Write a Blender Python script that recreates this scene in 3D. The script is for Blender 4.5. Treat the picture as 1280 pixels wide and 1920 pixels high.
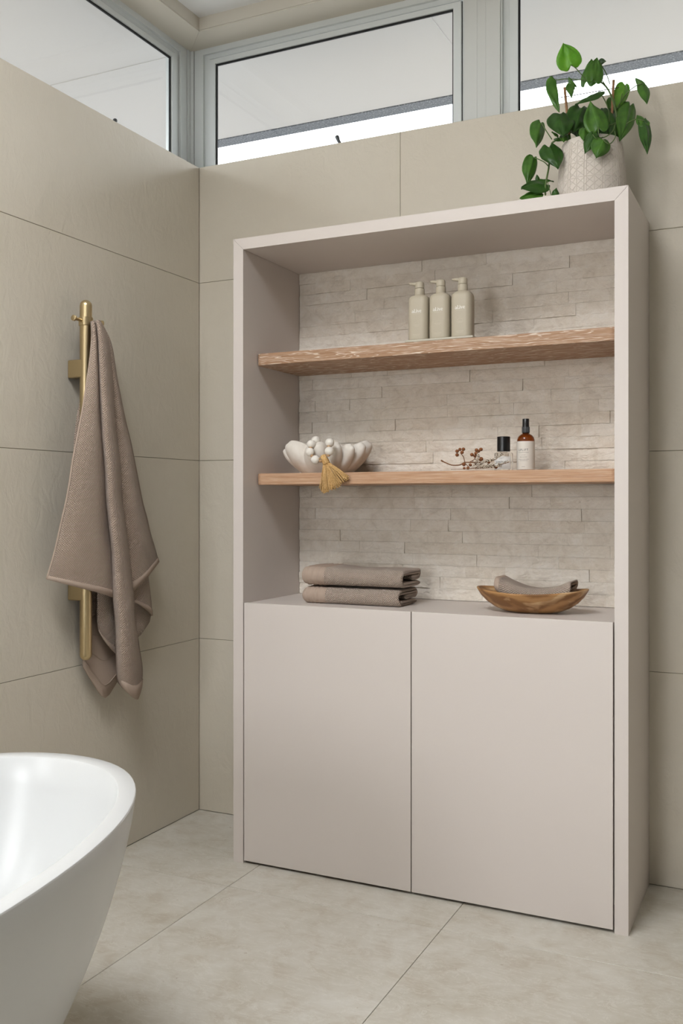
import bpy, bmesh, math, random
from math import sin, cos, pi, sqrt, radians
from mathutils import Vector, noise, Matrix

for o in list(bpy.data.objects):
    bpy.data.objects.remove(o)
SC = bpy.context.scene
COL = SC.collection

# ------------------------------------------------------------------ camera
cam_d = bpy.data.cameras.new('camera')
cam = bpy.data.objects.new('camera', cam_d)
COL.objects.link(cam)
cam.location = (1.8337, -2.7174, 1.0436)
cam.rotation_euler = (pi / 2, 0, 0.4464)
cam_d.sensor_fit = 'HORIZONTAL'
cam_d.sensor_width = 36.0
cam_d.lens = 1798.06 / 1280 * 36.0
cam_d.shift_y = -(960 - 938.9) / 1280
cam_d.clip_start = 0.02
SC.camera = cam

# ------------------------------------------------------------------ sky (bright overcast)
W = bpy.data.worlds.new('overcast_sky')
SC.world = W
W.use_nodes = True
bg = W.node_tree.nodes['Background']
bg.inputs[0].default_value = (0.93, 0.975, 1.03, 1)
bg.inputs[1].default_value = 6.2

# ------------------------------------------------------------------ area lamps in added, unseen openings, standing in for daylight
def area(name, loc, rot, sx, sy, power, col=(1, 1, 1)):
    l = bpy.data.lights.new(name, 'AREA')
    l.shape = 'RECTANGLE'; l.size = sx; l.size_y = sy; l.energy = power; l.color = col
    o = bpy.data.objects.new(name, l); COL.objects.link(o)
    o.location = loc; o.rotation_euler = rot
    return o
DAY = (0.985, 0.985, 1.0)
area('added_skylight_lamp', (0.86, -2.15, 2.93), (0, 0, 0), 0.86, 1.06, 36, DAY)
area('added_bath_side_lamp', (-0.03, -3.55, 1.50), (0, radians(-90), 0), 1.20, 1.20, 26, DAY)
area('added_rear_lamp', (0.90, -5.37, 1.32), (radians(90), 0, 0), 0.64, 1.20, 25, DAY)

SC.view_settings.view_transform = 'Standard'
SC.view_settings.look = 'None'
SC.view_settings.gamma = 1.0
SC.view_settings.use_curve_mapping = False
SC.view_settings.exposure = 0.11
SC.cycles.use_denoising = True
SC.cycles.max_bounces = 10
SC.cycles.diffuse_bounces = 3
SC.cycles.glossy_bounces = 4
SC.cycles.transmission_bounces = 8
SC.cycles.transparent_max_bounces = 12
SC.cycles.caustics_reflective = False
SC.cycles.caustics_refractive = False

# ------------------------------------------------------------------ helpers
def wloc(o):
    v = Vector((0, 0, 0))
    while o is not None:
        v += Vector(o.location); o = o.parent
    return v

def mesh_obj(name, verts, faces, mat, parent=None, smooth=False, uvs=None, recalc=True):
    vs = [Vector(v) for v in verts]
    lo = Vector((min(v[i] for v in vs) for i in range(3)))
    hi = Vector((max(v[i] for v in vs) for i in range(3)))
    c = (lo + hi) / 2
    if parent is None:
        c.z = lo.z
    me = bpy.data.meshes.new(name)
    me.from_pydata([v - c for v in vs], [], faces)
    if recalc:
        bm = bmesh.new(); bm.from_mesh(me)
        bmesh.ops.recalc_face_normals(bm, faces=bm.faces)
        bm.to_mesh(me); bm.free()
    if uvs is not None:
        ul = me.uv_layers.new(name='UVMap')
        for lp in me.loops:
            ul.data[lp.index].uv = uvs[lp.vertex_index]
    if smooth:
        for pl in me.polygons:
            pl.use_smooth = True
    if mat:
        me.materials.append(mat)
    o = bpy.data.objects.new(name, me)
    COL.objects.link(o)
    o.parent = parent
    o.location = c - (wloc(parent) if parent else Vector((0, 0, 0)))
    return o

class MB:
    """collects shapes into one mesh"""
    def __init__(s):
        s.v = []; s.f = []
    def add(s, v, f):
        n = len(s.v); s.v += [tuple(a) for a in v]; s.f += [tuple(i + n for i in q) for q in f]
        return s
    def box(s, x0, x1, y0, y1, z0, z1):
        v = [(x, y, z) for z in (z0, z1) for y in (y0, y1) for x in (x0, x1)]
        return s.add(v, [(0, 2, 3, 1), (4, 5, 7, 6), (0, 1, 5, 4), (2, 6, 7, 3), (0, 4, 6, 2), (1, 3, 7, 5)])
    def bbox(s, x0, x1, y0, y1, z0, z1, b=0.001, seg=1):
        bm = bmesh.new()
        bmesh.ops.create_cube(bm, size=1)
        for v in bm.verts:
            v.co = ((x0 + x1) / 2 + v.co.x * (x1 - x0), (y0 + y1) / 2 + v.co.y * (y1 - y0), (z0 + z1) / 2 + v.co.z * (z1 - z0))
        bmesh.ops.bevel(bm, geom=list(bm.edges), offset=b, segments=seg, affect='EDGES', profile=0.5)
        bm.verts.index_update()
        s.add([tuple(v.co) for v in bm.verts], [tuple(v.index for v in f.verts) for f in bm.faces])
        bm.free()
        return s
    def grid(s, rows, close_u=False, close_v=False):
        n = len(rows); m = len(rows[0]); f = []
        for i in range(n if close_v else n - 1):
            for j in range(m if close_u else m - 1):
                a = i * m + j; b = i * m + (j + 1) % m
                c = ((i + 1) % n) * m + (j + 1) % m; d = ((i + 1) % n) * m + j
                f.append((a, b, c, d))
        return s.add([q for r in rows for q in r], f)
    def lathe(s, c, prof, n=40):
        rows = [[(c[0] + r * cos(2 * pi * k / n), c[1] + r * sin(2 * pi * k / n), c[2] + z) for k in range(n)] for r, z in prof]
        return s.grid(rows, close_u=True)
    def tube(s, pts, rad, n=8, cap=True):
        pts = [Vector(q) for q in pts]
        if not isinstance(rad, (list, tuple)):
            rad = [rad] * len(pts)
        rows = []; up = None
        for i, q in enumerate(pts):
            t = (pts[min(i + 1, len(pts) - 1)] - pts[max(i - 1, 0)])
            if t.length < 1e-9: t = Vector((0, 0, 1))
            t.normalize()
            if up is None:
                up = Vector((0, 0, 1)) if abs(t.z) < .9 else Vector((1, 0, 0))
            a = t.cross(up)
            if a.length < 1e-6: a = t.cross(Vector((1, 0.3, 0)))
            a.normalize(); b = t.cross(a).normalized(); up = -b if (-b).dot(up) > 0 else b
            rows.append([q + rad[i] * (cos(2 * pi * k / n) * a + sin(2 * pi * k / n) * b) for k in range(n)])
        k0 = len(s.v)
        s.grid(rows, close_u=True)
        if cap:
            m = len(rows)
            s.f.append(tuple(k0 + k for k in range(n))); s.f.append(tuple(k0 + (m - 1) * n + k for k in range(n)))
        return s
    def sphere(s, c, r, n=12, m=8, sc=(1, 1, 1)):
        k0 = len(s.v)
        rows = []
        for i in range(1, m):
            th = pi * i / m
            rows.append([(c[0] + sc[0] * r * sin(th) * cos(2 * pi * k / n), c[1] + sc[1] * r * sin(th) * sin(2 * pi * k / n), c[2] + sc[2] * r * cos(th)) for k in range(n)])
        s.grid(rows, close_u=True)
        t = len(s.v); s.v.append((c[0], c[1], c[2] + sc[2] * r)); s.v.append((c[0], c[1], c[2] - sc[2] * r))
        for k in range(n):
            s.f.append((k0 + k, k0 + (k + 1) % n, t))
            s.f.append((k0 + (m - 2) * n + (k + 1) % n, k0 + (m - 2) * n + k, t + 1))
        return s
    def obj(s, name, mat, parent=None, smooth=False, **k):
        return mesh_obj(name, s.v, s.f, mat, parent, smooth, **k)

def smooth_angle(o, deg=35):
    me = o.data
    for pl in me.polygons: pl.use_smooth = True
    bm = bmesh.new(); bm.from_mesh(me)
    for e in bm.edges:
        if len(e.link_faces) == 2:
            e.smooth = e.calc_face_angle(0) < radians(deg)
        else:
            e.smooth = True
    bm.to_mesh(me); bm.free()
    return o

def empty(name, loc, label=None, cat=None, group=None, kind=None, parent=None):
    o = bpy.data.objects.new(name, None)
    o.empty_display_size = 0.05
    COL.objects.link(o)
    o.parent = parent
    o.location = Vector(loc) - (wloc(parent) if parent else Vector((0, 0, 0)))
    return tag(o, label, cat, group, kind)

def tag(o, label=None, cat=None, group=None, kind=None):
    if label: o['label'] = label
    if cat: o['category'] = cat
    if group: o['group'] = group
    if kind: o['kind'] = kind
    return o

def catmull(pts, n):
    """smooth curve of n points through the control points"""
    P = [Vector(q) for q in pts]
    if len(P) == 1: return [P[0].copy() for _ in range(n)]
    out = []
    for k in range(n):
        t = k / (n - 1) * (len(P) - 1); i = min(int(t), len(P) - 2); u = t - i
        p1, p2 = P[i], P[i + 1]
        p0 = P[i - 1] if i > 0 else p1 * 2 - p2
        p3 = P[i + 2] if i + 2 < len(P) else p2 * 2 - p1
        out.append(0.5 * ((2 * p1) + (p2 - p0) * u + (2 * p0 - 5 * p1 + 4 * p2 - p3) * u * u + (3 * p1 - p0 - 3 * p2 + p3) * u ** 3))
    return out

# ------------------------------------------------------------------ materials
def lin(r, g, b):
    f = lambda c: ((c / 255 + 0.055) / 1.055) ** 2.4 if c > 10 else c / 255 / 12.92
    return (f(r), f(g), f(b), 1)

class Mat:
    def __init__(s, name, col=(.5, .5, .5, 1), rough=.5, metal=0.0, spec=.5):
        s.m = bpy.data.materials.new(name); s.m.use_nodes = True
        s.t = s.m.node_tree; s.n = s.t.nodes; s.b = s.n['Principled BSDF']
        s.set('Base Color', col); s.set('Roughness', rough); s.set('Metallic', metal); s.set('Specular IOR Level', spec)
        s.tc = None
    def set(s, k, v): s.b.inputs[k].default_value = v
    def link(s, a, b): s.t.links.new(a, b)
    def node(s, kind, **kw):
        q = s.n.new(kind)
        for k, v in kw.items():
            if k in q.inputs: q.inputs[k].default_value = v
            else: setattr(q, k, v)
        return q
    def coord(s, which='Object', scale=(1, 1, 1), rot=(0, 0, 0)):
        if s.tc is None: s.tc = s.node('ShaderNodeTexCoord')
        mp = s.node('ShaderNodeMapping')
        mp.inputs['Scale'].default_value = scale; mp.inputs['Rotation'].default_value = rot
        if which == 'World':
            g = s.node('ShaderNodeNewGeometry'); s.link(g.outputs['Position'], mp.inputs[0])
        else:
            s.link(s.tc.outputs[which], mp.inputs[0])
        return mp.outputs[0]
    def noise(s, vec, scale, detail=4, rough=.5, dist=0):
        q = s.node('ShaderNodeTexNoise'); q.inputs['Scale'].default_value = scale; q.inputs['Detail'].default_value = detail
        q.inputs['Roughness'].default_value = rough; q.inputs['Distortion'].default_value = dist
        s.link(vec, q.inputs['Vector']); return q.outputs['Fac']
    def ramp(s, fac, stops):
        q = s.node('ShaderNodeValToRGB'); e = q.color_ramp.elements
        while len(e) < len(stops): e.new(.5)
        for i, (pos, c) in enumerate(stops):
            e[i].position = pos; e[i].color = c if len(c) == 4 else (*c, 1)
        s.link(fac, q.inputs[0]); return q.outputs[0]
    def math(s, op, a, b=None, c=None):
        q = s.node('ShaderNodeMath', operation=op)
        for i, v in enumerate((a, b, c)):
            if v is None: continue
            if isinstance(v, (int, float)): q.inputs[i].default_value = v
            else: s.link(v, q.inputs[i])
        return q.outputs[0]
    def mix(s, fac, a, b, mode='MIX'):
        q = s.node('ShaderNodeMix', data_type='RGBA', blend_type=mode)
        for i, v in ((0, fac), (6, a), (7, b)):
            if isinstance(v, (int, float)): q.inputs[i].default_value = v
            elif isinstance(v, (tuple, list)): q.inputs[i].default_value = v
            else: s.link(v, q.inputs[i])
        return q.outputs[2]
    def color(s, c): s.link(c, s.b.inputs['Base Color']); return s
    def bump(s, h, strength=.5, dist=.002):
        q = s.node('ShaderNodeBump'); q.inputs['Strength'].default_value = strength; q.inputs['Distance'].default_value = dist
        prev = s.b.inputs['Normal']
        if prev.is_linked:
            s.link(prev.links[0].from_socket, q.inputs['Normal'])
        s.link(h, q.inputs['Height']); s.link(q.outputs[0], s.b.inputs['Normal']); return s

def rnd(s, mat_out):  # value per object
    q = s.node('ShaderNodeObjectInfo'); return q.outputs['Random']

# wall tile: warm beige porcelain with a fine slate relief
k = Mat('wall_tile_beige', rough=.5, spec=.35)
v = k.coord('World')
k.color(k.ramp(k.noise(v, 2.2, 6, .6), [(.3, lin(211, 202, 185)), (.7, lin(217, 209, 193))]))
k.bump(k.noise(k.coord('World', (1, 1, .6)), 26, 8, .62, .6), .6, .0045)
k.bump(k.noise(v, 5, 3, .5), .18, .012)
M_TILE = k.m
k = Mat('wall_tile_dark_low_bounce', lin(84, 76, 64), .5); M_TILED = k.m  # for the unseen right and rear walls, toned dark to cut bounced light
k = Mat('tile_grout', lin(158, 148, 130), .9); M_GROUT = k.m
M_FGROUT = Mat('floor_grout', lin(176, 170, 156), .9).m

# floor: travertine look porcelain
k = Mat('floor_tile_travertine', rough=.34, spec=.4)
v = k.coord('World'); info = rnd(k, None)
off = k.node('ShaderNodeVectorMath', operation='ADD'); sc_ = k.node('ShaderNodeVectorMath', operation='SCALE')
sc_.inputs[0].default_value = (7, 3, 5); k.link(info, sc_.inputs['Scale'])
k.link(v, off.inputs[0]); k.link(sc_.outputs[0], off.inputs[1]); v = off.outputs[0]
n1 = k.noise(v, 3.0, 9, .62, .8); n2 = k.noise(v, 17, 8, .6, .5); n3 = k.noise(v, 60, 4, .6)
c1 = k.ramp(n1, [(.30, lin(182, 175, 158)), (.5, lin(199, 193, 180)), (.72, lin(213, 210, 201))])
c2 = k.ramp(n2, [(.35, lin(180, 168, 150)), (.48, lin(199, 193, 180)), (.68, lin(213, 209, 200))])
c = k.mix(.45, c1, c2)
mpv = k.node('ShaderNodeMapping'); mpv.inputs['Scale'].default_value = (1.0, 3.2, 1); k.link(v, mpv.inputs[0])
ve = k.noise(mpv.outputs[0], 7, 10, .7, 1.6)
vl = k.ramp(k.math('ABSOLUTE', k.math('SUBTRACT', ve, .5)), [(.0, (1, 1, 1)), (.02, (0, 0, 0))])
c = k.mix(k.math('MULTIPLY', vl, .45), c, lin(224, 221, 213))
pit = k.ramp(n3, [(.27, (1, 1, 1)), (.34, (0, 0, 0))])
wear = k.ramp(k.noise(v, 6, 5, .6), [(.52, (0, 0, 0)), (.66, (1, 1, 1))])
f_ = k.math('MULTIPLY', pit, wear)
c = k.mix(f_, c, lin(150, 130, 106))
k.color(c)
k.link(k.ramp(n2, [(.3, (.30, .30, .30)), (.7, (.46, .46, .46))]), k.b.inputs['Roughness'])
k.bump(n2, .22, .003); k.bump(k.noise(v, 5, 2), .10, .01)
M_FLOOR = k.m

# painted board / plaster
M_CEIL = Mat('ceiling_white', lin(246, 246, 244), .8, spec=.2).m
M_TRIM = Mat('trim_beige_paint', lin(226, 219, 204), .55, spec=.3).m
M_PAINT = Mat('plain_wall_paint', lin(212, 205, 191), .8, spec=.2).m

# cabinet laminate, greige
k = Mat('cabinet_greige_laminate', lin(215, 206, 199), .42, spec=.35)
k.bump(k.noise(k.coord('Object'), 400, 2), .05, .0004)
M_CAB = k.m
M_DARK = Mat('shadow_gap_dark', lin(62, 56, 48), .8).m

# limed oak: cathedral grain with pale lime lines
def oak(name, sc, lime, tone=1.0):
    k = Mat(name, rough=.55, spec=.3)
    v = k.coord('Object', sc)
    warp = k.noise(v, 1.6, 3, .5)
    add = k.node('ShaderNodeVectorMath', operation='ADD'); cmb = k.node('ShaderNodeCombineXYZ')
    k.link(k.math('MULTIPLY', warp, 1.5), cmb.inputs[2]); k.link(v, add.inputs[0]); k.link(cmb.outputs[0], add.inputs[1])
    w = k.node('ShaderNodeTexWave', wave_type='BANDS', bands_direction='Z')
    w.inputs['Scale'].default_value = 2.6; w.inputs['Distortion'].default_value = 5.5; w.inputs['Detail'].default_value = 3
    w.inputs['Detail Scale'].default_value = 1.1
    k.link(add.outputs[0], w.inputs[0])
    fine = k.noise(k.coord('Object', (9, 220, 420)), 1.0, 4, .6)
    base = k.ramp(fine, [(.3, lin(166 * tone, 124 * tone, 92 * tone)), (.5, lin(190 * tone, 150 * tone, 118 * tone)), (.75, lin(206 * tone, 172 * tone, 142 * tone))])
    ln = k.ramp(w.outputs['Fac'], [(.80, (0, 0, 0)), (.93, (1, 1, 1))])
    brk = k.ramp(k.noise(k.coord('Object', (30, 160, 300)), 1, 3), [(.35, (0, 0, 0)), (.6, (1, 1, 1))])
    fac = k.math('MULTIPLY', k.math('MULTIPLY', ln, brk), lime)
    k.color(k.mix(fac, base, lin(228, 212, 194)))
    k.bump(fine, .12, .0012)
    return k.m
M_OAK1 = oak('limed_oak_cathedral', (2.3, 12, 25), .95, .90)
M_OAK2 = oak('limed_oak_straight', (.9, 40, 60), .32)

# split face stone
k = Mat('split_face_stone', rough=.75, spec=.25)
v = k.coord('World', (1, 1, 1)); r_ = rnd(k, None)
a = k.ramp(r_, [(0, lin(226, 214, 198)), (.35, lin(236, 227, 213)), (.7, lin(244, 237, 226)), (1, lin(228, 219, 205))])
b = k.ramp(k.noise(v, 22, 8, .65, .7), [(.3, lin(208, 195, 178)), (.5, lin(236, 227, 213)), (.72, lin(249, 244, 236))])
k.color(k.mix(.5, a, b))
k.bump(k.noise(k.coord('World', (1, 1, 1.5)), 30, 9, .60, .35), .9, .0085)
k.bump(k.noise(v, 160, 5, .6), .35, .0015)
M_STONE = k.m

# aluminium window frame
k = Mat('frame_silver_powdercoat', lin(230, 234, 232), .42, spec=.5); M_ALU = k.m
M_GASKET = Mat('window_gasket_black', lin(20, 20, 20), .7).m
M_PLATE = Mat('frame_cover_plate', lin(222, 223, 218), .5).m
M_HANDLE = Mat('handle_grey_plastic', lin(74, 76, 78), .4).m
M_HBASE = Mat('handle_base_white', lin(210, 211, 208), .45).m
k = Mat('window_glass')
tr = k.node('ShaderNodeBsdfTransparent'); gl = k.node('ShaderNodeBsdfGlossy'); gl.inputs['Roughness'].default_value = .02
tr.inputs[0].default_value = (.98, .982, .98, 1)
lw = k.node('ShaderNodeLayerWeight'); lw.inputs[0].default_value = .5
fz_ = k.math('ADD', k.math('MULTIPLY', k.math('POWER', lw.outputs['Facing'], 5.0), .9), .04); mx = k.node('ShaderNodeMixShader')
k.link(fz_, mx.inputs[0]); k.link(tr.outputs[0], mx.inputs[1]); k.link(gl.outputs[0], mx.inputs[2])
k.link(mx.outputs[0], k.n['Material Output'].inputs[0])
M_GLASS = k.m
k = Mat('eave_soffit_white', lin(228, 226, 224), .8, spec=.15); M_SOFFIT = k.m
k = Mat('gutter_dark_zinc', rough=.5, metal=0.0)
k.color(k.ramp(k.noise(k.coord('World'), 130, 6, .8), [(.42, lin(92, 98, 106)), (.55, lin(122, 128, 136)), (.66, lin(214, 218, 222))]))
M_GUTTER = k.m
M_GROUND = Mat('grey_paving', lin(108, 107, 105), .9).m

k = Mat('bath_white_stone_resin', lin(208, 209, 208), .27, spec=.5)
M_BATH = k.m

# brushed brass
k = Mat('brushed_brass', lin(204, 184, 144), .30, metal=1.0)
k.bump(k.noise(k.coord('Object', (1, 1, .02)), 900, 2), .06, .0004)
M_BRASS = k.m

# ------------------------------------------------------------------ room shell
RX, RY = 4.70, -5.40          # right wall, rear wall
ZS, ZH, ZC = 2.17, 2.634, 2.677
ZB = 0.5788                    # top of the bottom tile row
TT = 0.009                     # tile thickness
GAP = 0.0016

def sub_rect(r, hole):
    a0, a1, b0, b1 = r; h0, h1, g0, g1 = hole
    if h0 >= a1 or h1 <= a0 or g0 >= b1 or g1 <= b0: return [r]
    out = []
    if h0 > a0: out.append((a0, h0, b0, b1))
    if h1 < a1: out.append((h1, a1, b0, b1))
    a0c, a1c = max(a0, h0), min(a1, h1)
    if g0 > b0: out.append((a0c, a1c, b0, g0))
    if g1 < b1: out.append((a0c, a1c, g1, b1))
    return [q for q in out if q[1] - q[0] > .01 and q[3] - q[2] > .01]

def tiles(parent, plane, cuts_a, cuts_b, mat, holes=(), name='tile'):
    for i in range(len(cuts_a) - 1):
        for j in range(len(cuts_b) - 1):
            rs = [(cuts_a[i], cuts_a[i + 1], cuts_b[j], cuts_b[j + 1])]
            for h in holes:
                rs = [q for r in rs for q in sub_rect(r, h)]
            for a0, a1, b0, b1 in rs:
                g = GAP / 2; a0 += g; a1 -= g; b0 += g; b1 -= g
                m = MB()
                if plane == 'x0': m.bbox(-TT, 0, a0, a1, b0, b1, .0006)
                elif plane == 'x1': m.bbox(RX, RX + TT, a0, a1, b0, b1, .0006)
                elif plane == 'y0': m.bbox(a0, a1, 0, TT, b0, b1, .0006)
                elif plane == 'y1': m.bbox(a0, a1, RY - TT, RY, b0, b1, .0006)
                else: m.bbox(a0, a1, b0, b1, -TT, 0, .0006)
                m.obj(name, mat, parent)

rowsz = [0, ZB, ZB + .6, ZB + 1.2, ZS]
rowsz_full = [0, ZB, ZB + .6, ZB + 1.2, ZB + 1.8, ZC]
WT = 0.18
# floor
fl = tag(MB().box(-.05, RX + .05, RY - .05, .05, -.15, -.0025 - .0).obj('floor', M_FGROUT), kind='structure')
fl['label'] = 'beige travertine look floor tiles with fine joints'
tiles(fl, 'z', [0, .4365, 1.045, 1.654, 2.263, 2.872, 3.481, 4.09, RX], [RY, -4.108, -2.908, -1.708, -.508, 0], M_FLOOR)

# walls: structural core with tiles as pieces
SK = (.41, 1.31, -2.70, -1.60)   # added, unseen skylight opening (x0,x1,y0,y1)
RW = (.55, 1.25, .67, 1.97)       # added, unseen narrow window in the rear wall (x0,x1,z0,z1)
BW = (-4.20, -2.90, .85, 2.15)  # added, unseen window opening in the left wall (y0,y1,z0,z1)
g = .0022
LWY = -1.36                       # end of the left clerestory
wl = MB()
for r in sub_rect((RY, g, 0, ZS), BW): wl.box(-WT, -g, r[0], r[1], r[2], r[3])
for r in sub_rect((RY, LWY, ZS, 2.95), BW): wl.box(-WT, -g, r[0], r[1], r[2], r[3])
wl.box(-WT, -g, LWY, g, ZH, 2.95)
wall_left = tag(wl.obj('wall_left', M_GROUT), 'beige tiled wall behind the towel and bathtub', kind='structure')
tiles(wall_left, 'x0', [RY, -4.8, -3.6, -2.4, -1.2, 0], rowsz, M_TILE, [BW])
tiles(wall_left, 'x0', [RY, -4.8, -3.6, -2.4, LWY], [ZS, 2.634, ZC], M_TILE, [BW])
wb = MB().box(-WT, RX, g, WT, 0, ZS).box(-WT, RX, g, WT, ZH, 2.95)
wall_back = tag(wb.obj('wall_back', M_GROUT), 'beige tiled wall behind the cabinet', kind='structure')
tiles(wall_back, 'y0', [0, .7317, 1.9317, 3.1317, 4.3317, RX], rowsz, M_TILE)
wr = tag(MB().box(RX + g, RX + .15, RY, 0, 0, 2.95).obj('wall_right', M_GROUT), 'tiled wall across the room from the towel, toned dark taupe to cut bounce light', kind='structure')
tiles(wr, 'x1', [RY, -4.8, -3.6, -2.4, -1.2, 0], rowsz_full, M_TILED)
wq = MB()
for r in sub_rect((-WT, RX + .15, 0, 2.95), RW): wq.box(r[0], r[1], RY - .18, RY - g, r[2], r[3])
wall_rear = tag(wq.obj('wall_rear', M_GROUT), 'tiled wall behind the viewer, toned dark taupe to cut bounce light', kind='structure')
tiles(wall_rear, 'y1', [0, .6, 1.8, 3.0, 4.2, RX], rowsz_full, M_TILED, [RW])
cl = MB()
for r in sub_rect((0, RX + .1, RY - .1, 0), SK): cl.box(r[0], r[1], r[2], r[3], ZC, ZC + .05)
for a in ((SK[0] - .02, SK[0], SK[2] - .02, SK[3] + .02), (SK[1], SK[1] + .02, SK[2] - .02, SK[3] + .02), (SK[0], SK[1], SK[2] - .02, SK[2]), (SK[0], SK[1], SK[3], SK[3] + .02)): cl.box(*a, ZC + .05, 3.02)
tag(cl.obj('ceiling', M_CEIL), 'white flat ceiling', kind='structure')

# beige head trims above the clerestory windows: fascia and mitred soffit board
def prism(name, poly, z0, z1, mat, parent=None):
    n = len(poly)
    v = [(a, b, z0) for a, b in poly] + [(a, b, z1) for a, b in poly]
    f = [tuple(range(n)), tuple(range(n, 2 * n))] + [(i, (i + 1) % n, n + (i + 1) % n, n + i) for i in range(n)]
    return mesh_obj(name, v, f, mat, parent)
FD = 0.112                      # depth of the frames behind the tile face
t1 = empty('trim_1', (RX / 2, 0, ZH), 'beige boxed head trim above the windows over the cabinet', kind='structure')
prism('fascia', [(.0004, -.0), (RX, 0), (RX, .012), (-.0116, .012)], ZH + .0008, ZC, M_TRIM, t1)
prism('soffit_board', [(.0004, 0.0002), (RX, 0.0002), (RX, FD + .01), (-FD - .0096, FD + .01)], ZH - .004, ZH, M_TRIM, t1)
t2 = empty('trim_2', (0, LWY / 2, ZH), 'beige boxed head trim above the window over the towel rail', kind='structure')
prism('fascia', [(0, -.0004), (0, LWY), (-.012, LWY), (-.012, .0112)], ZH + .0008, ZC, M_TRIM, t2)
prism('soffit_board', [(-.0002, -.0004), (-.0002, LWY), (-FD - .01, LWY), (-FD - .01, FD + .0096)], ZH - .004, ZH, M_TRIM, t2)
# sills behind the tile edge
t3 = tag(MB().box(.0, RX, .0095, WT, ZS - .012, ZS - .001).box(-WT, 0, .0095, WT, ZS - .012, ZS - .001).obj('trim_3', M_TRIM), 'thin window sill on the tiled wall over the cabinet', kind='structure')
t4 = tag(MB().box(-WT, -.0095, LWY, .009, ZS - .012, ZS - .001).obj('trim_4', M_TRIM), 'thin window sill on the tiled wall over the towel', kind='structure')

# ------------------------------------------------------------------ clerestory windows
def ring(m, T, u0, u1, z0, z1, wl_, wr_, wt, wb_, d0, d1):
    """a rectangular frame: outer u0..u1, z0..z1, member widths, depth d0..d1; T maps (u,d,z) to the room"""
    O = [(u0, z0), (u1, z0), (u1, z1), (u0, z1)]
    I = [(u0 + wl_, z0 + wb_), (u1 - wr_, z0 + wb_), (u1 - wr_, z1 - wt), (u0 + wl_, z1 - wt)]
    v = [T(a, d, b) for d in (d0, d1) for (a, b) in O] + [T(a, d, b) for d in (d0, d1) for (a, b) in I]
    f = []
    for i in range(4):
        j = (i + 1) % 4
        f += [(i, j, 8 + j, 8 + i), (4 + i, 12 + i, 12 + j, 4 + j), (i, 4 + i, 4 + j, j), (8 + i, 8 + j, 12 + j, 12 + i)]
    m.add(v, f)

def window(name, T, ga, gb, label, knob, jl=.036, jr=.036):
    """ga..gb glass edges; z of glass 2.200..2.571"""
    gz0, gz1 = 2.203, 2.571
    c = T((ga + gb) / 2, FD, ZS)
    w = empty(name, c, label, kind='structure')
    s = .031; gk = .0055
    so0, so1, sz0, sz1 = ga - gk - s + gk, gb + s, gz0 - .03, gz1 + .0165
    # fixed outer frame: front lip, stepped recess
    m = MB()
    ring(m, T, so0 - .022 - jl, so1 + .022 + jr, ZS, ZH - .0042, jl, jr, .020, .002, FD, FD + .045)
    f1 = m.obj('outer_frame', M_ALU, w)
    m = MB(); ring(m, T, so0 - .022, so1 + .022, ZS + .0005, ZH - .0242, .0195, .0195, .0155, .002, FD + .010, FD + .05)
    m.obj('frame_step', M_ALU, w)
    m = MB(); ring(m, T, so0 - .0025, so1 + .0025, sz0 - .002, sz1 + .0035, .006, .006, .0065, .006, FD + .012, FD + .016)
    m.obj('seal', M_GASKET, w)
    m = MB(); ring(m, T, so0, so1, sz0, sz1, s - gk, s - gk, .0165, .03, FD + .002, FD + .018)
    m.obj('sash', M_ALU, w)
    m = MB(); ring(m, T, ga - gk - .001, gb + gk + .001, gz0 - gk, gz1 + .001, gk + .0005, gk + .0005, gk + .001, gk, FD + .0085, FD + .0142)
    m.obj('gasket', M_GASKET, w)
    m = MB()
    m.add([T(a, d, b) for d in (FD + .0105, FD + .0145) for (a, b) in ((ga - .004, gz0 - .004), (gb + .004, gz0 - .004), (gb + .004, gz1), (ga - .004, gz1))],
          [(0, 1, 2, 3), (7, 6, 5, 4), (0, 4, 5, 1), (1, 5, 6, 2), (2, 6, 7, 3), (3, 7, 4, 0)])
    m.obj('pane', M_GLASS, w)
    if knob is not None:
        h = MB()
        b = [(knob - .016, ZS + .001), (knob + .020, ZS + .001), (knob + .014, ZS + .034), (knob - .004, ZS + .037), (knob - .013, ZS + .028)]
        v = [T(a, FD - .016, z) for a, z in b] + [T(a, FD + .003, z) for a, z in b]
        n = 5
        h.add(v, [tuple(range(n)), tuple(range(n, 2 * n))] + [(i, (i + 1) % n, n + (i + 1) % n, n + i) for i in range(n)])
        hb = h.obj('handle', M_HBASE, w)
        h = MB()
        h.tube([T(knob + .016, FD - .018, ZS + .016), T(knob + .010, FD - .020, ZS + .034), T(knob + .004, FD - .022, ZS + .046), T(knob + .0005, FD - .023, ZS + .056), T(knob - .001, FD - .023, ZS + .0595)],
               [.0052, .0052, .0058, .0074, .0060], 12)
        h.obj('knob', M_HANDLE, hb, True)
    return w
TB = lambda u, d, z: (u, d, z)
TL = lambda u, d, z: (-d, -u, z)
window('window_1', TB, -.006, .857, 'silver framed clerestory window above the cabinet, nearest the room corner', (0.4742, 0.0950, 2.2126)[0])
window('window_2', TB, 1.072, 1.95, 'silver framed clerestory window behind the potted plant', 1.55)
window('window_3', TL, -.0005, 1.28, 'silver framed clerestory window over the towel rail wall', -(-0.0950, -0.3301, 2.2308)[1])
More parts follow.
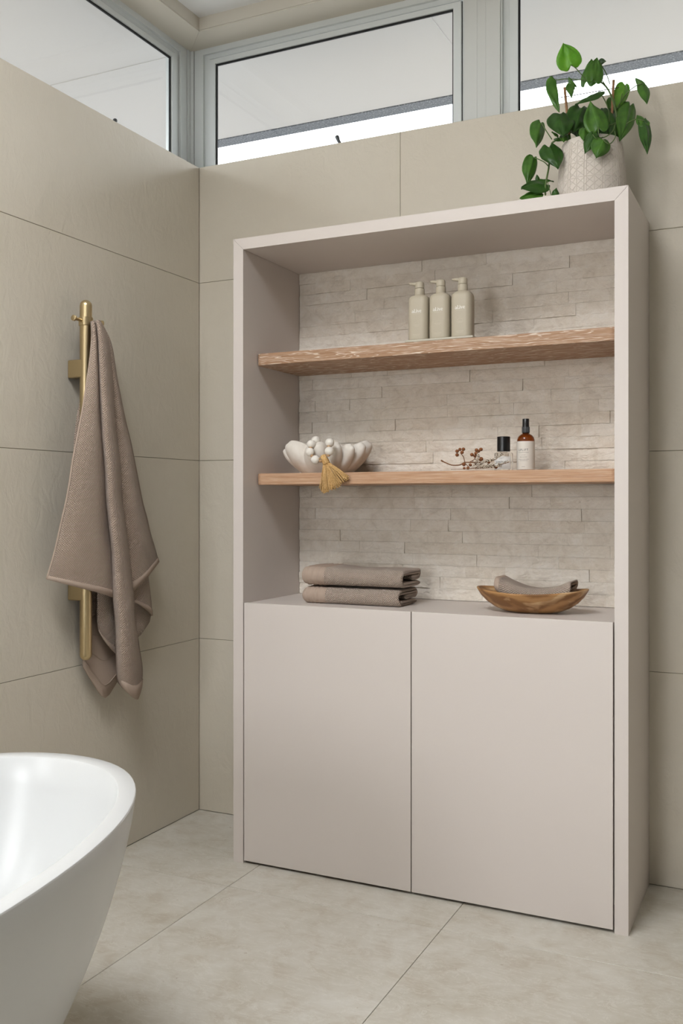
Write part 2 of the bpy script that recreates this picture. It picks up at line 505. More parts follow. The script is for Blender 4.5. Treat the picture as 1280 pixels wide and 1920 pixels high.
# corner post between the two windows and cover plates on the mullion
cp = empty('trim_5', (-.1, .1, ZS), 'slim silver corner post where the two window runs meet', kind='structure')
MB().box(-.1265, -.0975, FD - .004, FD + .03, ZS, ZH - .0042).obj('post_flange', M_ALU, cp)
MB().box(-FD - .03, -FD + .004, .0925, .1065, ZS, ZH - .0042).obj('post_flange', M_ALU, cp)
MB().box(-.16, -.113, .113, .16, ZS, ZH).obj('post_core', M_ALU, cp)
cv = empty('trim_6', (.955, .1, ZS), 'grey cover plates on the mullion beside the potted plant', kind='structure')
for a, b, dd in ((.8985, .9405, .0035), (.9415, .9685, .0050), (.9690, 1.0135, .0055)):
    MB().box(a, b, FD - dd, FD + .002, ZS, ZH - .0042).obj('cover_plate', M_PLATE, cv)
MB().box(2.045, RX, FD - .003, FD + .04, ZS, ZH - .0042).obj('cover_plate', M_PLATE, cv)

# openings added out of view to light the room: skylight, bath window, rear window
w = empty('added_skylight', ((SK[0] + SK[1]) / 2, (SK[2] + SK[3]) / 2, 2.97), 'unseen skylight added over the bathtub for light', kind='structure')
m = MB(); m.box(SK[0], SK[1], SK[2], SK[3], 3.0, 3.006); m.obj('pane', M_GLASS, w)
for nm, lab, R_, fn in (('added_bath_window', 'unseen white framed window added beside the foot of the bathtub for light', BW, lambda u, d, z: (-.06 - d, u, z)),
                        ('added_rear_window', 'unseen narrow white framed window added in the wall behind the viewer for light', RW, lambda u, d, z: (u, RY - .06 - d, z))):
    w = empty(nm, fn((R_[0] + R_[1]) / 2, 0, R_[2]), lab, kind='structure')
    m = MB(); ring(m, fn, R_[0], R_[1], R_[2], R_[3], .045, .045, .045, .045, .0, .05); m.obj('outer_frame', M_ALU, w)
    m = MB(); m.add([fn(a, d, b) for d in (.02, .025) for (a, b) in ((R_[0], R_[2]), (R_[1], R_[2]), (R_[1], R_[3]), (R_[0], R_[3]))], [(0, 1, 2, 3), (7, 6, 5, 4), (0, 4, 5, 1), (1, 5, 6, 2), (2, 6, 7, 3), (3, 7, 4, 0)])
    m.obj('pane', M_GLASS, w)

# ------------------------------------------------------------------ outside: eaves, gutter, ground
ev = empty('roof_eave', (0, .5, 2.65), 'white sheeted roof eave seen through the high windows', kind='structure')
EZ = 2.65; EO = .895
def sp(x0, x1, y0, y1): MB().bbox(x0 + .0015, x1 - .0015, y0 + .0015, y1 - .0015, EZ, EZ + .008, .0008).obj('soffit_panel', M_SOFFIT, ev)
sp(-EO, .7265, .1425, EO); sp(.7265, 2.6, .182, EO); sp(2.6, 4.2, .182, EO)
sp(-EO, -.181, -2.4, .1425); sp(-EO, -.181, -5.2, -2.4)
MB().box(.7245, .7285, .182, EO, EZ - .003, EZ).obj('joint_strip', M_SOFFIT, ev)
MB().box(-EO, -.181, .1405, .1445, EZ - .003, EZ).obj('joint_strip', M_SOFFIT, ev)
rd = MB()
for r in sub_rect((-EO - .1, 4.9, -5.6, EO + .1), SK): rd.box(r[0], r[1], r[2], r[3], 2.96, 3.0)
rd.box(-EO, -.18, -5.6, EO, EZ + .009, EZ + .03).box(-.18, 4.8, .18, EO, EZ + .009, EZ + .03).obj('roof_deck', M_PAINT, ev)
gt = empty('roof_gutter', (0, .93, 2.645), 'dark wet gutter along the edge of the eave', kind='structure')
MB().box(-EO - .075, 4.2, EO, EO + .075, EZ - .004, EZ + .11).obj('gutter_run', M_GUTTER, gt)
MB().box(-EO - .075, -EO, -5.2, EO, EZ - .004, EZ + .11).obj('gutter_run', M_GUTTER, gt)
tag(MB().box(-80, 80, .185, 80, -.4, -.3).box(-80, -.185, -80, .185, -.4, -.3).box(-.185, 80, -80, RY - .2, -.4, -.3).obj('ground', M_GROUND), 'grey paving outside the house', kind='structure')

# ------------------------------------------------------------------ cabinet
CX0, CX1, CY, CH, CT = .3536, 1.4616, -.349, 1.80, .0325
cab = empty('cabinet', ((CX0 + CX1) / 2, CY / 2, 0), 'tall greige open shelf cabinet with two plain doors below', 'cabinet')
def xz_prism(m, poly, y0, y1):
    n = len(poly)
    v = [(a, y0, b) for a, b in poly] + [(a, y1, b) for a, b in poly]
    f = [tuple(range(n)), tuple(range(n, 2 * n))] + [(i, (i + 1) % n, n + (i + 1) % n, n + i) for i in range(n)]
    return m.add(v, f)
mi = .0004
def bev(o, w=.0008, seg=2):
    b = o.modifiers.new('edge', 'BEVEL'); b.width = w; b.segments = seg; b.limit_method = 'ANGLE'; b.angle_limit = radians(40)
    return o
xz_prism(MB(), [(CX0, .0), (CX0 + CT, .0), (CX0 + CT, CH - CT - mi), (CX0, CH - mi)], CY, -.001).obj('side_panel', M_CAB, cab)
xz_prism(MB(), [(CX1 - CT, .0), (CX1, .0), (CX1, CH - mi), (CX1 - CT, CH - CT - mi)], CY, -.001).obj('side_panel', M_CAB, cab)
xz_prism(MB(), [(CX0 + mi, CH), (CX1 - mi, CH), (CX1 - CT - mi, CH - CT), (CX0 + CT + mi, CH - CT)], CY, -.001).obj('top_panel', M_CAB, cab)
IX0, IX1 = CX0 + CT, CX1 - CT
MB().bbox(IX0 + .0005, IX1 - .0005, CY + .0195, -.001, .728, .7475, .0006).obj('bench_top', M_CAB, cab)
MB().bbox(IX0 + .0005, IX1 - .0005, CY + .03, -.3, .0, .06, .0006).obj('plinth', M_DARK, cab)
MB().box(IX0 + .0005, IX1 - .0005, CY + .025, -.01, .06, .075).obj('base_panel', M_CAB, cab)
for a, b in ((IX0 + .0022, .9022), (.9050, IX1 - .0040)):
    MB().bbox(a, b, CY + .0015, CY + .0190, .0075, .7500, .0008, 2).obj('door', M_CAB, cab)
# shelves, rounded ends on the front edge
def shelf(z0, z1, mat):
    r = .022; y0, y1 = -.281, -.002; x0, x1 = IX0 + .0005, IX1 - .0005
    poly = [(x0, y1), (x0, y0 + r)] + [(x0 + r - r * cos(t), y0 + r - r * sin(t)) for t in [pi / 2 * i / 8 for i in range(1, 8)]] + [(x0 + r, y0), (x1 - r, y0)] + \
           [(x1 - r + r * sin(t), y0 + r - r * cos(t)) for t in [pi / 2 * i / 8 for i in range(1, 8)]] + [(x1, y0 + r), (x1, y1)]
    o = prism('shelf', poly, z0, z1, mat, cab)
    bev(o, .0018, 2)
    return o
S1, S2 = 1.4755, 1.1235
s_ = shelf(S1 - .034, S1, M_OAK1); s_['label'] = 'limed oak shelf with bold pale grain'
s_ = shelf(S2 - .033, S2, M_OAK2); s_['label'] = 'limed oak shelf with fine straight grain'
# split stone cladding on the back of the niche
sb = MB().box(IX0 + .0005, IX1 - .0005, -.0022, -.0006, .748, CH - CT - .0005).obj('stone_backing', M_GROUT, cab)
sb['label'] = 'beige split stone cladding at the back of the niche'
random.seed(11)
ROW = (CH - CT - .7485) / 30
for i in range(30):
    z0 = .7485 + i * ROW; x = IX0 + .001
    first = True
    while x < IX1 - .004:
        L = random.choice([.085, .12, .16, .2, .24, .29, .2, .15])
        if first: L *= random.uniform(.3, 1); first = False
        x2 = min(x + L, IX1 - .001)
        if IX1 - .001 - x2 < .04: x2 = IX1 - .001
        base = -.0085 + random.uniform(-.0028, .0028); tilt = random.uniform(-.0022, .0022)
        nx = max(3, int((x2 - x) / .013)); nz = 4
        g0 = .00025
        rows = []
        for jz in range(nz + 1):
            r = []
            for jx in range(nx + 1):
                X = x + g0 + (x2 - x - 2 * g0) * jx / nx; Z = z0 + g0 + (ROW - 2 * g0) * jz / nz
                n_ = noise.noise(Vector((X * 28, i * 3.1, Z * 45))) * .0030 + noise.noise(Vector((X * 75, i * 1.7, Z * 95))) * .0016
                y = base + tilt * (jz / nz - .5) - n_
                if jx in (0, nx) or jz in (0, nz): y += .0010
                r.append((X, min(y, -.0035), Z))
            rows.append(r)
        m = MB(); m.grid(rows)
        n1 = nx + 1
        per = [j for j in range(n1)] + [k_ * n1 + nx for k_ in range(1, nz + 1)] + [nz * n1 + j for j in range(nx - 1, -1, -1)] + [k_ * n1 for k_ in range(nz - 1, 0, -1)]
        b0 = len(m.v)
        m.v += [(m.v[q][0], -.0022, m.v[q][2]) for q in per]
        m.f += [(per[q], per[(q + 1) % len(per)], b0 + (q + 1) % len(per), b0 + q) for q in range(len(per))]
        m.obj('stone', M_STONE, sb)
        x = x2

# ------------------------------------------------------------------ bathtub
XC, YC, TA, TBB, TN, TH = .5746, -2.0568, .4068, .80, 2.093, .55
def outl(d, kk, n=96):
    out = []
    for i in range(n):
        c, s = cos(2 * pi * i / n), sin(2 * pi * i / n)
        out.append((XC + math.copysign(abs(c) ** (2 / TN), c) * (TA - d), YC + math.copysign(abs(s) ** (2 / TN), s) * (TBB - kk * d)))
    return out
tub = empty('bathtub', (XC, YC, 0), 'white oval freestanding bathtub on the tiled floor', 'bathtub')
rows = []
rows.append([(x, y, 0.0) for x, y in outl(.188, 2.0)])
for i in range(0, 15):
    t = i / 14; q = 1 - t; d = .05 * q + .13 * q * q
    rows.append([(x, y, .002 + t * (TH - .006)) for x, y in outl(d, 2.0)])
for d, z in ((.0012, TH - .0012), (.004, TH), (.0255, TH), (.0290, TH - .0012), (.0312, TH - .005)):
    rows.append([(x, y, z) for x, y in outl(d, 1.0 + d * 4)])
for i in range(1, 12):
    t = i / 11; d = .0312 + .045 * t + .085 * t ** 3
    rows.append([(x, y, TH - .005 - (TH - .13) * (1 - (1 - t) ** 1.25)) for x, y in outl(d, 1.15 + .9 * t)])
rows.append([(x, y, .118) for x, y in outl(.20, 2.05)])
rows.append([(x, y, .112) for x, y in outl(.30, 2.05)])
m = MB(); m.grid(rows, close_u=True)
m.f.append(tuple(range(96))); m.f.append(tuple(len(m.v) - 96 + i for i in range(96)))
smooth_angle(m.obj('basin', M_BATH, tub), 30)
m = MB(); m.lathe((XC, YC, .1115), [(.0, .004), (.026, .004), (.030, .002), (.030, .0)], 32); m.obj('drain', M_BRASS, tub, True)

# ------------------------------------------------------------------ towel rail
BX, BY, BR = .052, -.6308, .0168
rail = empty('towel_rail', (0, BY, .60), 'brushed brass vertical towel rail with two pegs on the wall', 'towel rail')
zt, zb = 1.5985, .6022
prof = [(0, zb)] + [(BR * sin(a), zb + BR - BR * cos(a)) for a in [pi / 2 * i / 6 for i in range(1, 7)]] + [(BR * cos(a), zt - BR + BR * sin(a)) for a in [pi / 2 * i / 6 for i in range(0, 6)]] + [(0, zt)]
m = MB(); m.lathe((BX, BY, 0), prof[1:-1], 32)
n0 = 32; m.f.append(tuple(range(n0))); m.f.append(tuple(len(m.v) - n0 + i for i in range(n0)))
m.obj('bar', M_BRASS, rail, True)
m = MB(); m.lathe((BX, BY, 0), [(BR - .001, 1.5268), (BR + .0022, 1.5268), (BR + .0028, 1.5276), (BR + .0028, 1.5492), (BR + .0022, 1.55), (BR - .001, 1.55)], 32)
smooth_angle(m.obj('collar', M_BRASS, rail))
for sgn in (-1, 1):
    m = MB()
    dx, dy = (.012, -1.0) if sgn < 0 else (.35, .94)
    pts = [(BX + dx * q, BY + dy * q, 1.5385 + .06 * max(0, q - .015)) for q in (.012, .030, .046, .0462, .052, .0525)]
    m.tube(pts, [.0042, .0042, .0042, .0078, .0078, .0070], 16)
    smooth_angle(m.obj('peg', M_BRASS, rail))
for za, zb_ in ((1.3835, 1.4335), (.7675, .8175)):
    MB().bbox(.0005, BX + .004, BY - .0165, BY + .0165, za, zb_, .004, 3).obj('bracket', M_BRASS, rail)
    smooth_angle(rail.children[-1], 50)

# ------------------------------------------------------------------ textile, ceramic and plant materials
def weave(name, pitch, dark, light, strength, dist, diag=False):
    k = Mat(name, rough=.95, spec=.08)
    k.set('Sheen Weight', .25); k.set('Sheen Roughness', .5)
    uv = k.coord('UV', (1, 1, 1), (0, 0, radians(45) if diag else 0))
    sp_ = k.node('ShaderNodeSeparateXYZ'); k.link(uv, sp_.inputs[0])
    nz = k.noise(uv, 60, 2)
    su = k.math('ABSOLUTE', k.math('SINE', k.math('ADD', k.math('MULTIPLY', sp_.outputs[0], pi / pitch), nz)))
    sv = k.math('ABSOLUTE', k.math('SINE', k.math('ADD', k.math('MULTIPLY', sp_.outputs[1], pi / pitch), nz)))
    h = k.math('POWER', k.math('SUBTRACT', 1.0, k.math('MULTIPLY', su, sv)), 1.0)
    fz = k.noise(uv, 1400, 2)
    k.color(k.mix(.25, k.ramp(h, [(.05, dark), (.75, light)]), k.ramp(fz, [(.3, dark), (.7, light)])))  # colour goes darker in the weave hollows, painting in their shade
    k.bump(h, strength, dist); k.bump(fz, .3, .0006)
    return k.m
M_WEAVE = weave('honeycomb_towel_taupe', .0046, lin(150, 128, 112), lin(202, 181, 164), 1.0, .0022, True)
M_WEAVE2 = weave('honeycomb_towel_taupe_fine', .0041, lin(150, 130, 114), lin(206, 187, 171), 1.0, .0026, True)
k = Mat('towel_flat_hem', lin(178, 159, 144), .9, spec=.1)
k.bump(k.noise(k.coord('Object', (1, 1, 1)), 700, 2), .3, .0006)
M_HEM = k.m
k = Mat('pump_bottle_putty', lin(186, 176, 156), .45, spec=.4); M_PUTTY = k.m
k = Mat('tray_pale_putty', lin(196, 190, 174), .5, spec=.4); M_TRAY = k.m
M_WHITEPRINT = Mat('white_print', lin(246, 244, 238), .6).m
M_FAINTPRINT = Mat('faint_print', lin(214, 206, 190), .6).m
k = Mat('matt_white_ceramic', rough=.8, spec=.25)
k.color(k.ramp(k.noise(k.coord('Object'), 40, 4), [(.35, lin(228, 220, 209)), (.65, lin(238, 232, 223))]))
k.bump(k.noise(k.coord('Object'), 180, 4), .15, .001); M_CERAMIC = k.m
k = Mat('white_wooden_bead', lin(236, 230, 220), .6)
k.bump(k.noise(k.coord('Object', (1, 1, 4)), 200, 3), .15, .0006); M_BEAD = k.m
k = Mat('small_brown_bead', lin(186, 150, 112), .6); M_BEAD2 = k.m
k = Mat('jute_string', rough=.9, spec=.1)
k.color(k.ramp(k.noise(k.coord('Object'), 260, 3), [(.3, lin(190, 148, 90)), (.7, lin(228, 192, 138))])); M_JUTE = k.m
k = Mat('dried_brown_nut', rough=.75)
k.color(k.ramp(k.noise(k.coord('Object'), 300, 3), [(.3, lin(118, 70, 36)), (.7, lin(156, 98, 56))])); M_NUT = k.m
M_TWIG = Mat('dried_twig', lin(130, 88, 54), .8).m
M_DRYFL = Mat('dried_cream_flower', lin(216, 204, 184), .9).m
M_DRYBR = Mat('dried_dark_bract', lin(104, 84, 66), .9).m
k = Mat('amber_glass', lin(150, 72, 14), .04, spec=.5); k.set('Transmission Weight', .85); k.set('IOR', 1.5); M_AMBER = k.m
k = Mat('clear_glass', (.95, .95, .93, 1), .03); k.set('Transmission Weight', 1.0); k.set('IOR', 1.3); M_CLEAR = k.m
M_BLACK = Mat('black_cap_plastic', lin(22, 22, 23), .32).m
M_LABEL = Mat('bottle_label_offwhite', lin(226, 220, 210), .6).m
M_LABELW = Mat('bottle_label_white', lin(238, 237, 233), .6).m
M_INK = Mat('black_ink', lin(34, 32, 30), .7).m
M_INKS = Mat('grey_small_print', lin(120, 112, 102), .7).m
k = Mat('teak_bowl_wood', rough=.48, spec=.4)
v = k.coord('Object', (1.0, 1.0, 1.0))
wv = k.node('ShaderNodeTexWave', wave_type='RINGS', rings_direction='X'); wv.inputs['Scale'].default_value = 9; wv.inputs['Distortion'].default_value = 7
wv.inputs['Detail'].default_value = 4; wv.inputs['Detail Scale'].default_value = 1.6; k.link(k.coord('Object', (.5, 1, 1.6)), wv.inputs[0])
c1 = k.ramp(wv.outputs['Fac'], [(.1, lin(134, 94, 56)), (.5, lin(160, 116, 72)), (.9, lin(178, 134, 86))])
sap = k.ramp(k.noise(k.coord('Object', (1, 1, 2.2)), 9, 3, .5, 1.4), [(.52, (0, 0, 0)), (.60, (1, 1, 1))])
c2 = k.ramp(wv.outputs['Fac'], [(.2, lin(176, 138, 98)), (.8, lin(206, 172, 130))])
kn = k.node('ShaderNodeTexVoronoi'); kn.inputs['Scale'].default_value = 14; k.link(k.coord('Object', (1, 1, 1)), kn.inputs[0])
knf = k.ramp(kn.outputs['Distance'], [(.06, (1, 1, 1)), (.13, (0, 0, 0))])
k.color(k.mix(k.math('MULTIPLY', knf, .8), k.mix(sap, c1, c2), lin(84, 54, 32)))
k.bump(wv.outputs['Fac'], .06, .001); M_TEAK = k.m
k = Mat('pot_ivory_ceramic', lin(214, 205, 194), .6, spec=.35); k.bump(k.noise(k.coord('Object'), 150, 4), .12, .0012); M_POT = k.m
M_SOIL = Mat('potting_soil', lin(52, 40, 30), .95).m
k = Mat('bamboo_stake', lin(168, 124, 86), .6); M_BAMBOO = k.m
M_STEM = Mat('green_stem', lin(84, 108, 52), .5).m
M_STEMB = Mat('brown_stem', lin(92, 82, 56), .6).m
def leafmat(name, a, b, tr=.25):
    k = Mat(name, rough=.33, spec=.5)
    uv = k.coord('UV'); s_ = k.node('ShaderNodeSeparateXYZ'); k.link(uv, s_.inputs[0])
    # veins: branch from the midrib; u = along, v = across (-1..1)
    av = k.math('ABSOLUTE', s_.outputs[1])
    ph_ = k.math('SUBTRACT', k.math('MULTIPLY', s_.outputs[0], 8.0), k.math('MULTIPLY', av, 2.2))
    vein = k.ramp(k.math('ABSOLUTE', k.math('SUBTRACT', k.math('FRACT', ph_), .5)), [(.0, (1, 1, 1)), (.10, (0, 0, 0))])
    mid = k.ramp(av, [(.0, (1, 1, 1)), (.06, (0, 0, 0))])
    base = k.ramp(k.noise(k.coord('Object'), 45, 4), [(.35, a), (.65, b)])
    lt = tuple(min(1, c * 1.5 + .02) for c in b[:3]) + (1,)
    k.color(k.mix(k.math('MULTIPLY', k.math('MAXIMUM', k.math('MULTIPLY', vein, .25), mid), .45), base, lt))
    k.bump(vein, -.25, .0012)
    k.set('Subsurface Weight', .0)
    t_ = k.node('ShaderNodeBsdfTranslucent'); t_.inputs[0].default_value = tuple(min(1, c * 1.9) for c in b[:3]) + (1,)
    mx_ = k.node('ShaderNodeMixShader'); mx_.inputs[0].default_value = tr
    k.link(k.b.outputs[0], mx_.inputs[1]); k.link(t_.outputs[0], mx_.inputs[2]); k.link(mx_.outputs[0], k.n['Material Output'].inputs[0])
    return k.m
M_LEAF = [leafmat('pothos_leaf_deep_green', lin(46, 84, 28), lin(62, 104, 38)),
          leafmat('pothos_leaf_mid_green', lin(64, 108, 36), lin(88, 134, 48)),
          leafmat('pothos_leaf_fresh_green', lin(92, 146, 46), lin(126, 172, 64), .35)]

# ------------------------------------------------------------------ hanging towel
tw = empty('hanging_towel', (0.0500, -0.5861, 0.4878), 'taupe honeycomb bath towel hanging from the brass rail peg', 'towel')
TWV, TWF, TWU = [], [], []
HEMV = []
def sheet(cols, n=40, m=10, hem=None, u0=0.0, ripple=.0):
    """cols: control polylines from top to bottom, left to right"""
    C = [catmull(c, n) for c in cols]
    rows = []
    for i in range(n):
        rows.append(catmull([c[i] for c in C], m))
    b = len(TWV)
    L = sum((C[0][i + 1] - C[0][i]).length for i in range(n - 1))
    cum = [0.0]
    for i in range(n - 1):
        cum.append(cum[-1] + max((rows[i + 1][m // 2] - rows[i][m // 2]).length, 1e-4))
    for i in range(n):
        w = 0.0; wid = sum((rows[i][j + 1] - rows[i][j]).length for j in range(m - 1))
        for j in range(m):
            if j: w += (rows[i][j] - rows[i][j - 1]).length
            p_ = rows[i][j]
            p_ = p_ + Vector((noise.noise(Vector((p_.y * 22, p_.z * 9, u0 * 7))) * .003, 0, 0))
            rows[i][j] = p_
            TWV.append(tuple(p_)); TWU.append((u0 + w, cum[i]))
    for i in range(n - 1):
        for j in range(m - 1):
            TWF.append((b + i * m + j, b + i * m + j + 1, b + (i + 1) * m + j + 1, b + (i + 1) * m + j))
    return rows
def strip(rows, sel, out=.0):
    """hem strip slightly proud of the sheet; sel picks pairs"""
    m = MB(); m.grid([[Vector(q) + Vector((out, -out * .5, 0)) for q in r] for r in sel]); return m

# left front flap
fl_rows = sheet([
    [(0.0780, -0.6394, 1.5353), (0.0860, -0.6478, 1.4793), (0.0880, -0.6686, 1.3675), (0.0900, -0.6987, 1.2567), (0.0880, -0.7257, 1.1484), (0.0800, -0.7413, 1.0420), (0.0680, -0.7543, 0.9645), (0.0560, -0.7652, 0.8944), (0.0460, -0.7782, 0.8373)],
    [(0.0880, -0.6469, 1.5347), (0.0960, -0.6520, 1.4779), (0.1020, -0.6635, 1.3673), (0.1060, -0.6791, 1.2576), (0.1060, -0.6962, 1.1491), (0.1020, -0.7084, 1.0420), (0.0960, -0.7141, 0.9638), (0.0900, -0.7197, 0.8928), (0.0840, -0.7274, 0.8179)],
    [(0.0920, -0.6451, 1.5354), (0.0980, -0.6457, 1.4788), (0.1040, -0.6484, 1.3689), (0.1100, -0.6534, 1.2593), (0.1100, -0.6490, 1.1508), (0.1080, -0.6444, 1.0419), (0.1040, -0.6374, 0.9617), (0.1020, -0.6328, 0.8885), (0.1000, -0.6282, 0.7901)],
    [(0.0800, -0.6242, 1.5392), (0.0780, -0.6106, 1.4854), (0.0800, -0.6063, 1.3749), (0.0820, -0.5997, 1.2644), (0.0840, -0.5908, 1.1534), (0.0840, -0.5817, 1.0419), (0.0840, -0.5679, 0.9595), (0.0840, -0.5517, 0.8837), (0.0860, -0.5471, 0.7674)],
    [(0.0700, -0.6055, 1.5402), (0.0700, -0.5875, 1.4895), (0.0720, -0.5808, 1.3782), (0.0740, -0.5695, 1.2669), (0.0740, -0.5556, 1.1549), (0.0740, -0.5416, 1.0419), (0.0740, -0.5252, 0.9581), (0.0740, -0.5133, 0.8814), (0.0760, -0.5110, 0.7606)]], 44, 13)
# central roll
roll_rows = sheet([
    [(0.0740, -0.6170, 1.5394), (0.0760, -0.6082, 1.4860), (0.0800, -0.6097, 1.3746), (0.0840, -0.6066, 1.2638), (0.0880, -0.5991, 1.1531), (0.0880, -0.5889, 1.0419), (0.0880, -0.5774, 0.9598), (0.0900, -0.5661, 0.8846), (0.0900, -0.5614, 0.7719), (0.0880, -0.5496, 0.6954), (0.0840, -0.5400, 0.6184), (0.0780, -0.5301, 0.5604), (0.0740, -0.5204, 0.5265)],
    [(0.0960, -0.6389, 1.5376), (0.1080, -0.6400, 1.4789), (0.1140, -0.6406, 1.3693), (0.1200, -0.6368, 1.2602), (0.1240, -0.6283, 1.1513), (0.1260, -0.6195, 1.0419), (0.1260, -0.6082, 0.9612), (0.1260, -0.5945, 0.8871), (0.1260, -0.5853, 0.7756), (0.1220, -0.5687, 0.6995), (0.1160, -0.5565, 0.6229), (0.1080, -0.5418, 0.5646), (0.1000, -0.5221, 0.5047)],
    [(0.1000, -0.6370, 1.5383), (0.1120, -0.6293, 1.4802), (0.1200, -0.6279, 1.3704), (0.1260, -0.6240, 1.2610), (0.1300, -0.6154, 1.1517), (0.1320, -0.6065, 1.0419), (0.1320, -0.5928, 0.9608), (0.1320, -0.5790, 0.8864), (0.1320, -0.5673, 0.7742), (0.1300, -0.5531, 0.6981), (0.1240, -0.5360, 0.6205), (0.1160, -0.5161, 0.5611), (0.1040, -0.4788, 0.4711)],
    [(0.0900, -0.6183, 1.5394), (0.1000, -0.6012, 1.4853), (0.1080, -0.5951, 1.3747), (0.1140, -0.5911, 1.2639), (0.1180, -0.5800, 1.1532), (0.1200, -0.5709, 1.0419), (0.1200, -0.5545, 0.9596), (0.1200, -0.5404, 0.8840), (0.1200, -0.5237, 0.7697), (0.1180, -0.5115, 0.6926), (0.1120, -0.4891, 0.6131), (0.1040, -0.4689, 0.5526), (0.0960, -0.4535, 0.4781)],
    [(0.0720, -0.5944, 1.5419), (0.0740, -0.5603, 1.4933), (0.0780, -0.5489, 1.3815), (0.0820, -0.5422, 1.2687), (0.0860, -0.5283, 1.1557), (0.0860, -0.5188, 1.0419), (0.0860, -0.4996, 0.9576), (0.0860, -0.4850, 0.8802), (0.0860, -0.4654, 0.7630), (0.0840, -0.4529, 0.6839), (0.0800, -0.4302, 0.6026), (0.0760, -0.4123, 0.5415), (0.0740, -0.4122, 0.4971)]], 52, 13, u0=.2)
# right flap
right_rows = sheet([
    [(0.0700, -0.6010, 1.5424), (0.0700, -0.5692, 1.4922), (0.0720, -0.5601, 1.3806), (0.0740, -0.5510, 1.2683), (0.0760, -0.5394, 1.1555), (0.0760, -0.5253, 1.0419), (0.0760, -0.5110, 0.9807), (0.0760, -0.4966, 0.9190), (0.0760, -0.4772, 0.7760)],
    [(0.0780, -0.6039, 1.5428), (0.0800, -0.5722, 1.4911), (0.0840, -0.5563, 1.3803), (0.0900, -0.5451, 1.2682), (0.0940, -0.5289, 1.1555), (0.0960, -0.5123, 1.0419), (0.0960, -0.4929, 0.9805), (0.0960, -0.4734, 0.9184), (0.0920, -0.4583, 0.7905)],
    [(0.0820, -0.6042, 1.5409), (0.0860, -0.5727, 1.4906), (0.0900, -0.5521, 1.3805), (0.0960, -0.5314, 1.2690), (0.1000, -0.5053, 1.1563), (0.1020, -0.4787, 1.0419), (0.1000, -0.4538, 0.9798), (0.0980, -0.4310, 0.9167), (0.0900, -0.4051, 0.8208)],
    [(0.0700, -0.5875, 1.5387), (0.0700, -0.5461, 1.4881), (0.0720, -0.5203, 1.3850), (0.0740, -0.4868, 1.2731), (0.0740, -0.4450, 1.1590), (0.0720, -0.4045, 1.0418), (0.0700, -0.3812, 0.9907), (0.0680, -0.3550, 0.9291), (0.0620, -0.3122, 0.8573)]], 44, 11, u0=.4)
# inner corner hanging lower at the right
d_rows = sheet([
    [(0.0660, -0.4742, 0.8869), (0.0660, -0.4644, 0.8164), (0.0680, -0.4472, 0.7480)],
    [(0.0700, -0.4348, 0.8850), (0.0740, -0.4299, 0.8142), (0.0780, -0.4250, 0.7369)],
    [(0.0640, -0.3862, 0.8824), (0.0680, -0.3786, 0.8102), (0.0720, -0.3813, 0.7148)],
    [(0.0520, -0.3600, 0.8807), (0.0540, -0.3521, 0.8078), (0.0560, -0.3363, 0.6948)]], 14, 9, u0=.55)
d2_rows = sheet([
    [(0.0520, -0.4366, 0.7746), (0.0520, -0.4291, 0.7109), (0.0540, -0.4191, 0.6373)],
    [(0.0500, -0.3936, 0.7708), (0.0500, -0.3859, 0.7062), (0.0520, -0.3911, 0.6415)],
    [(0.0480, -0.3442, 0.7665), (0.0500, -0.3336, 0.7137), (0.0500, -0.3415, 0.6756)]], 10, 7, u0=.62)
# middle back layer right of the bar
e_rows = sheet([
    [(0.0620, -0.5959, 0.8632), (0.0620, -0.5948, 0.7781), (0.0600, -0.5935, 0.7138), (0.0580, -0.5844, 0.6768)],
    [(0.0680, -0.5805, 0.8624), (0.0700, -0.5784, 0.7770), (0.0680, -0.5714, 0.7118), (0.0640, -0.5619, 0.6442)],
    [(0.0660, -0.5435, 0.8601), (0.0680, -0.5413, 0.7736), (0.0660, -0.5318, 0.7073), (0.0620, -0.5102, 0.6020)],
    [(0.0600, -0.4909, 0.8567), (0.0600, -0.4861, 0.7683), (0.0600, -0.4812, 0.7014), (0.0560, -0.4664, 0.5875)]], 18, 9, u0=.7)
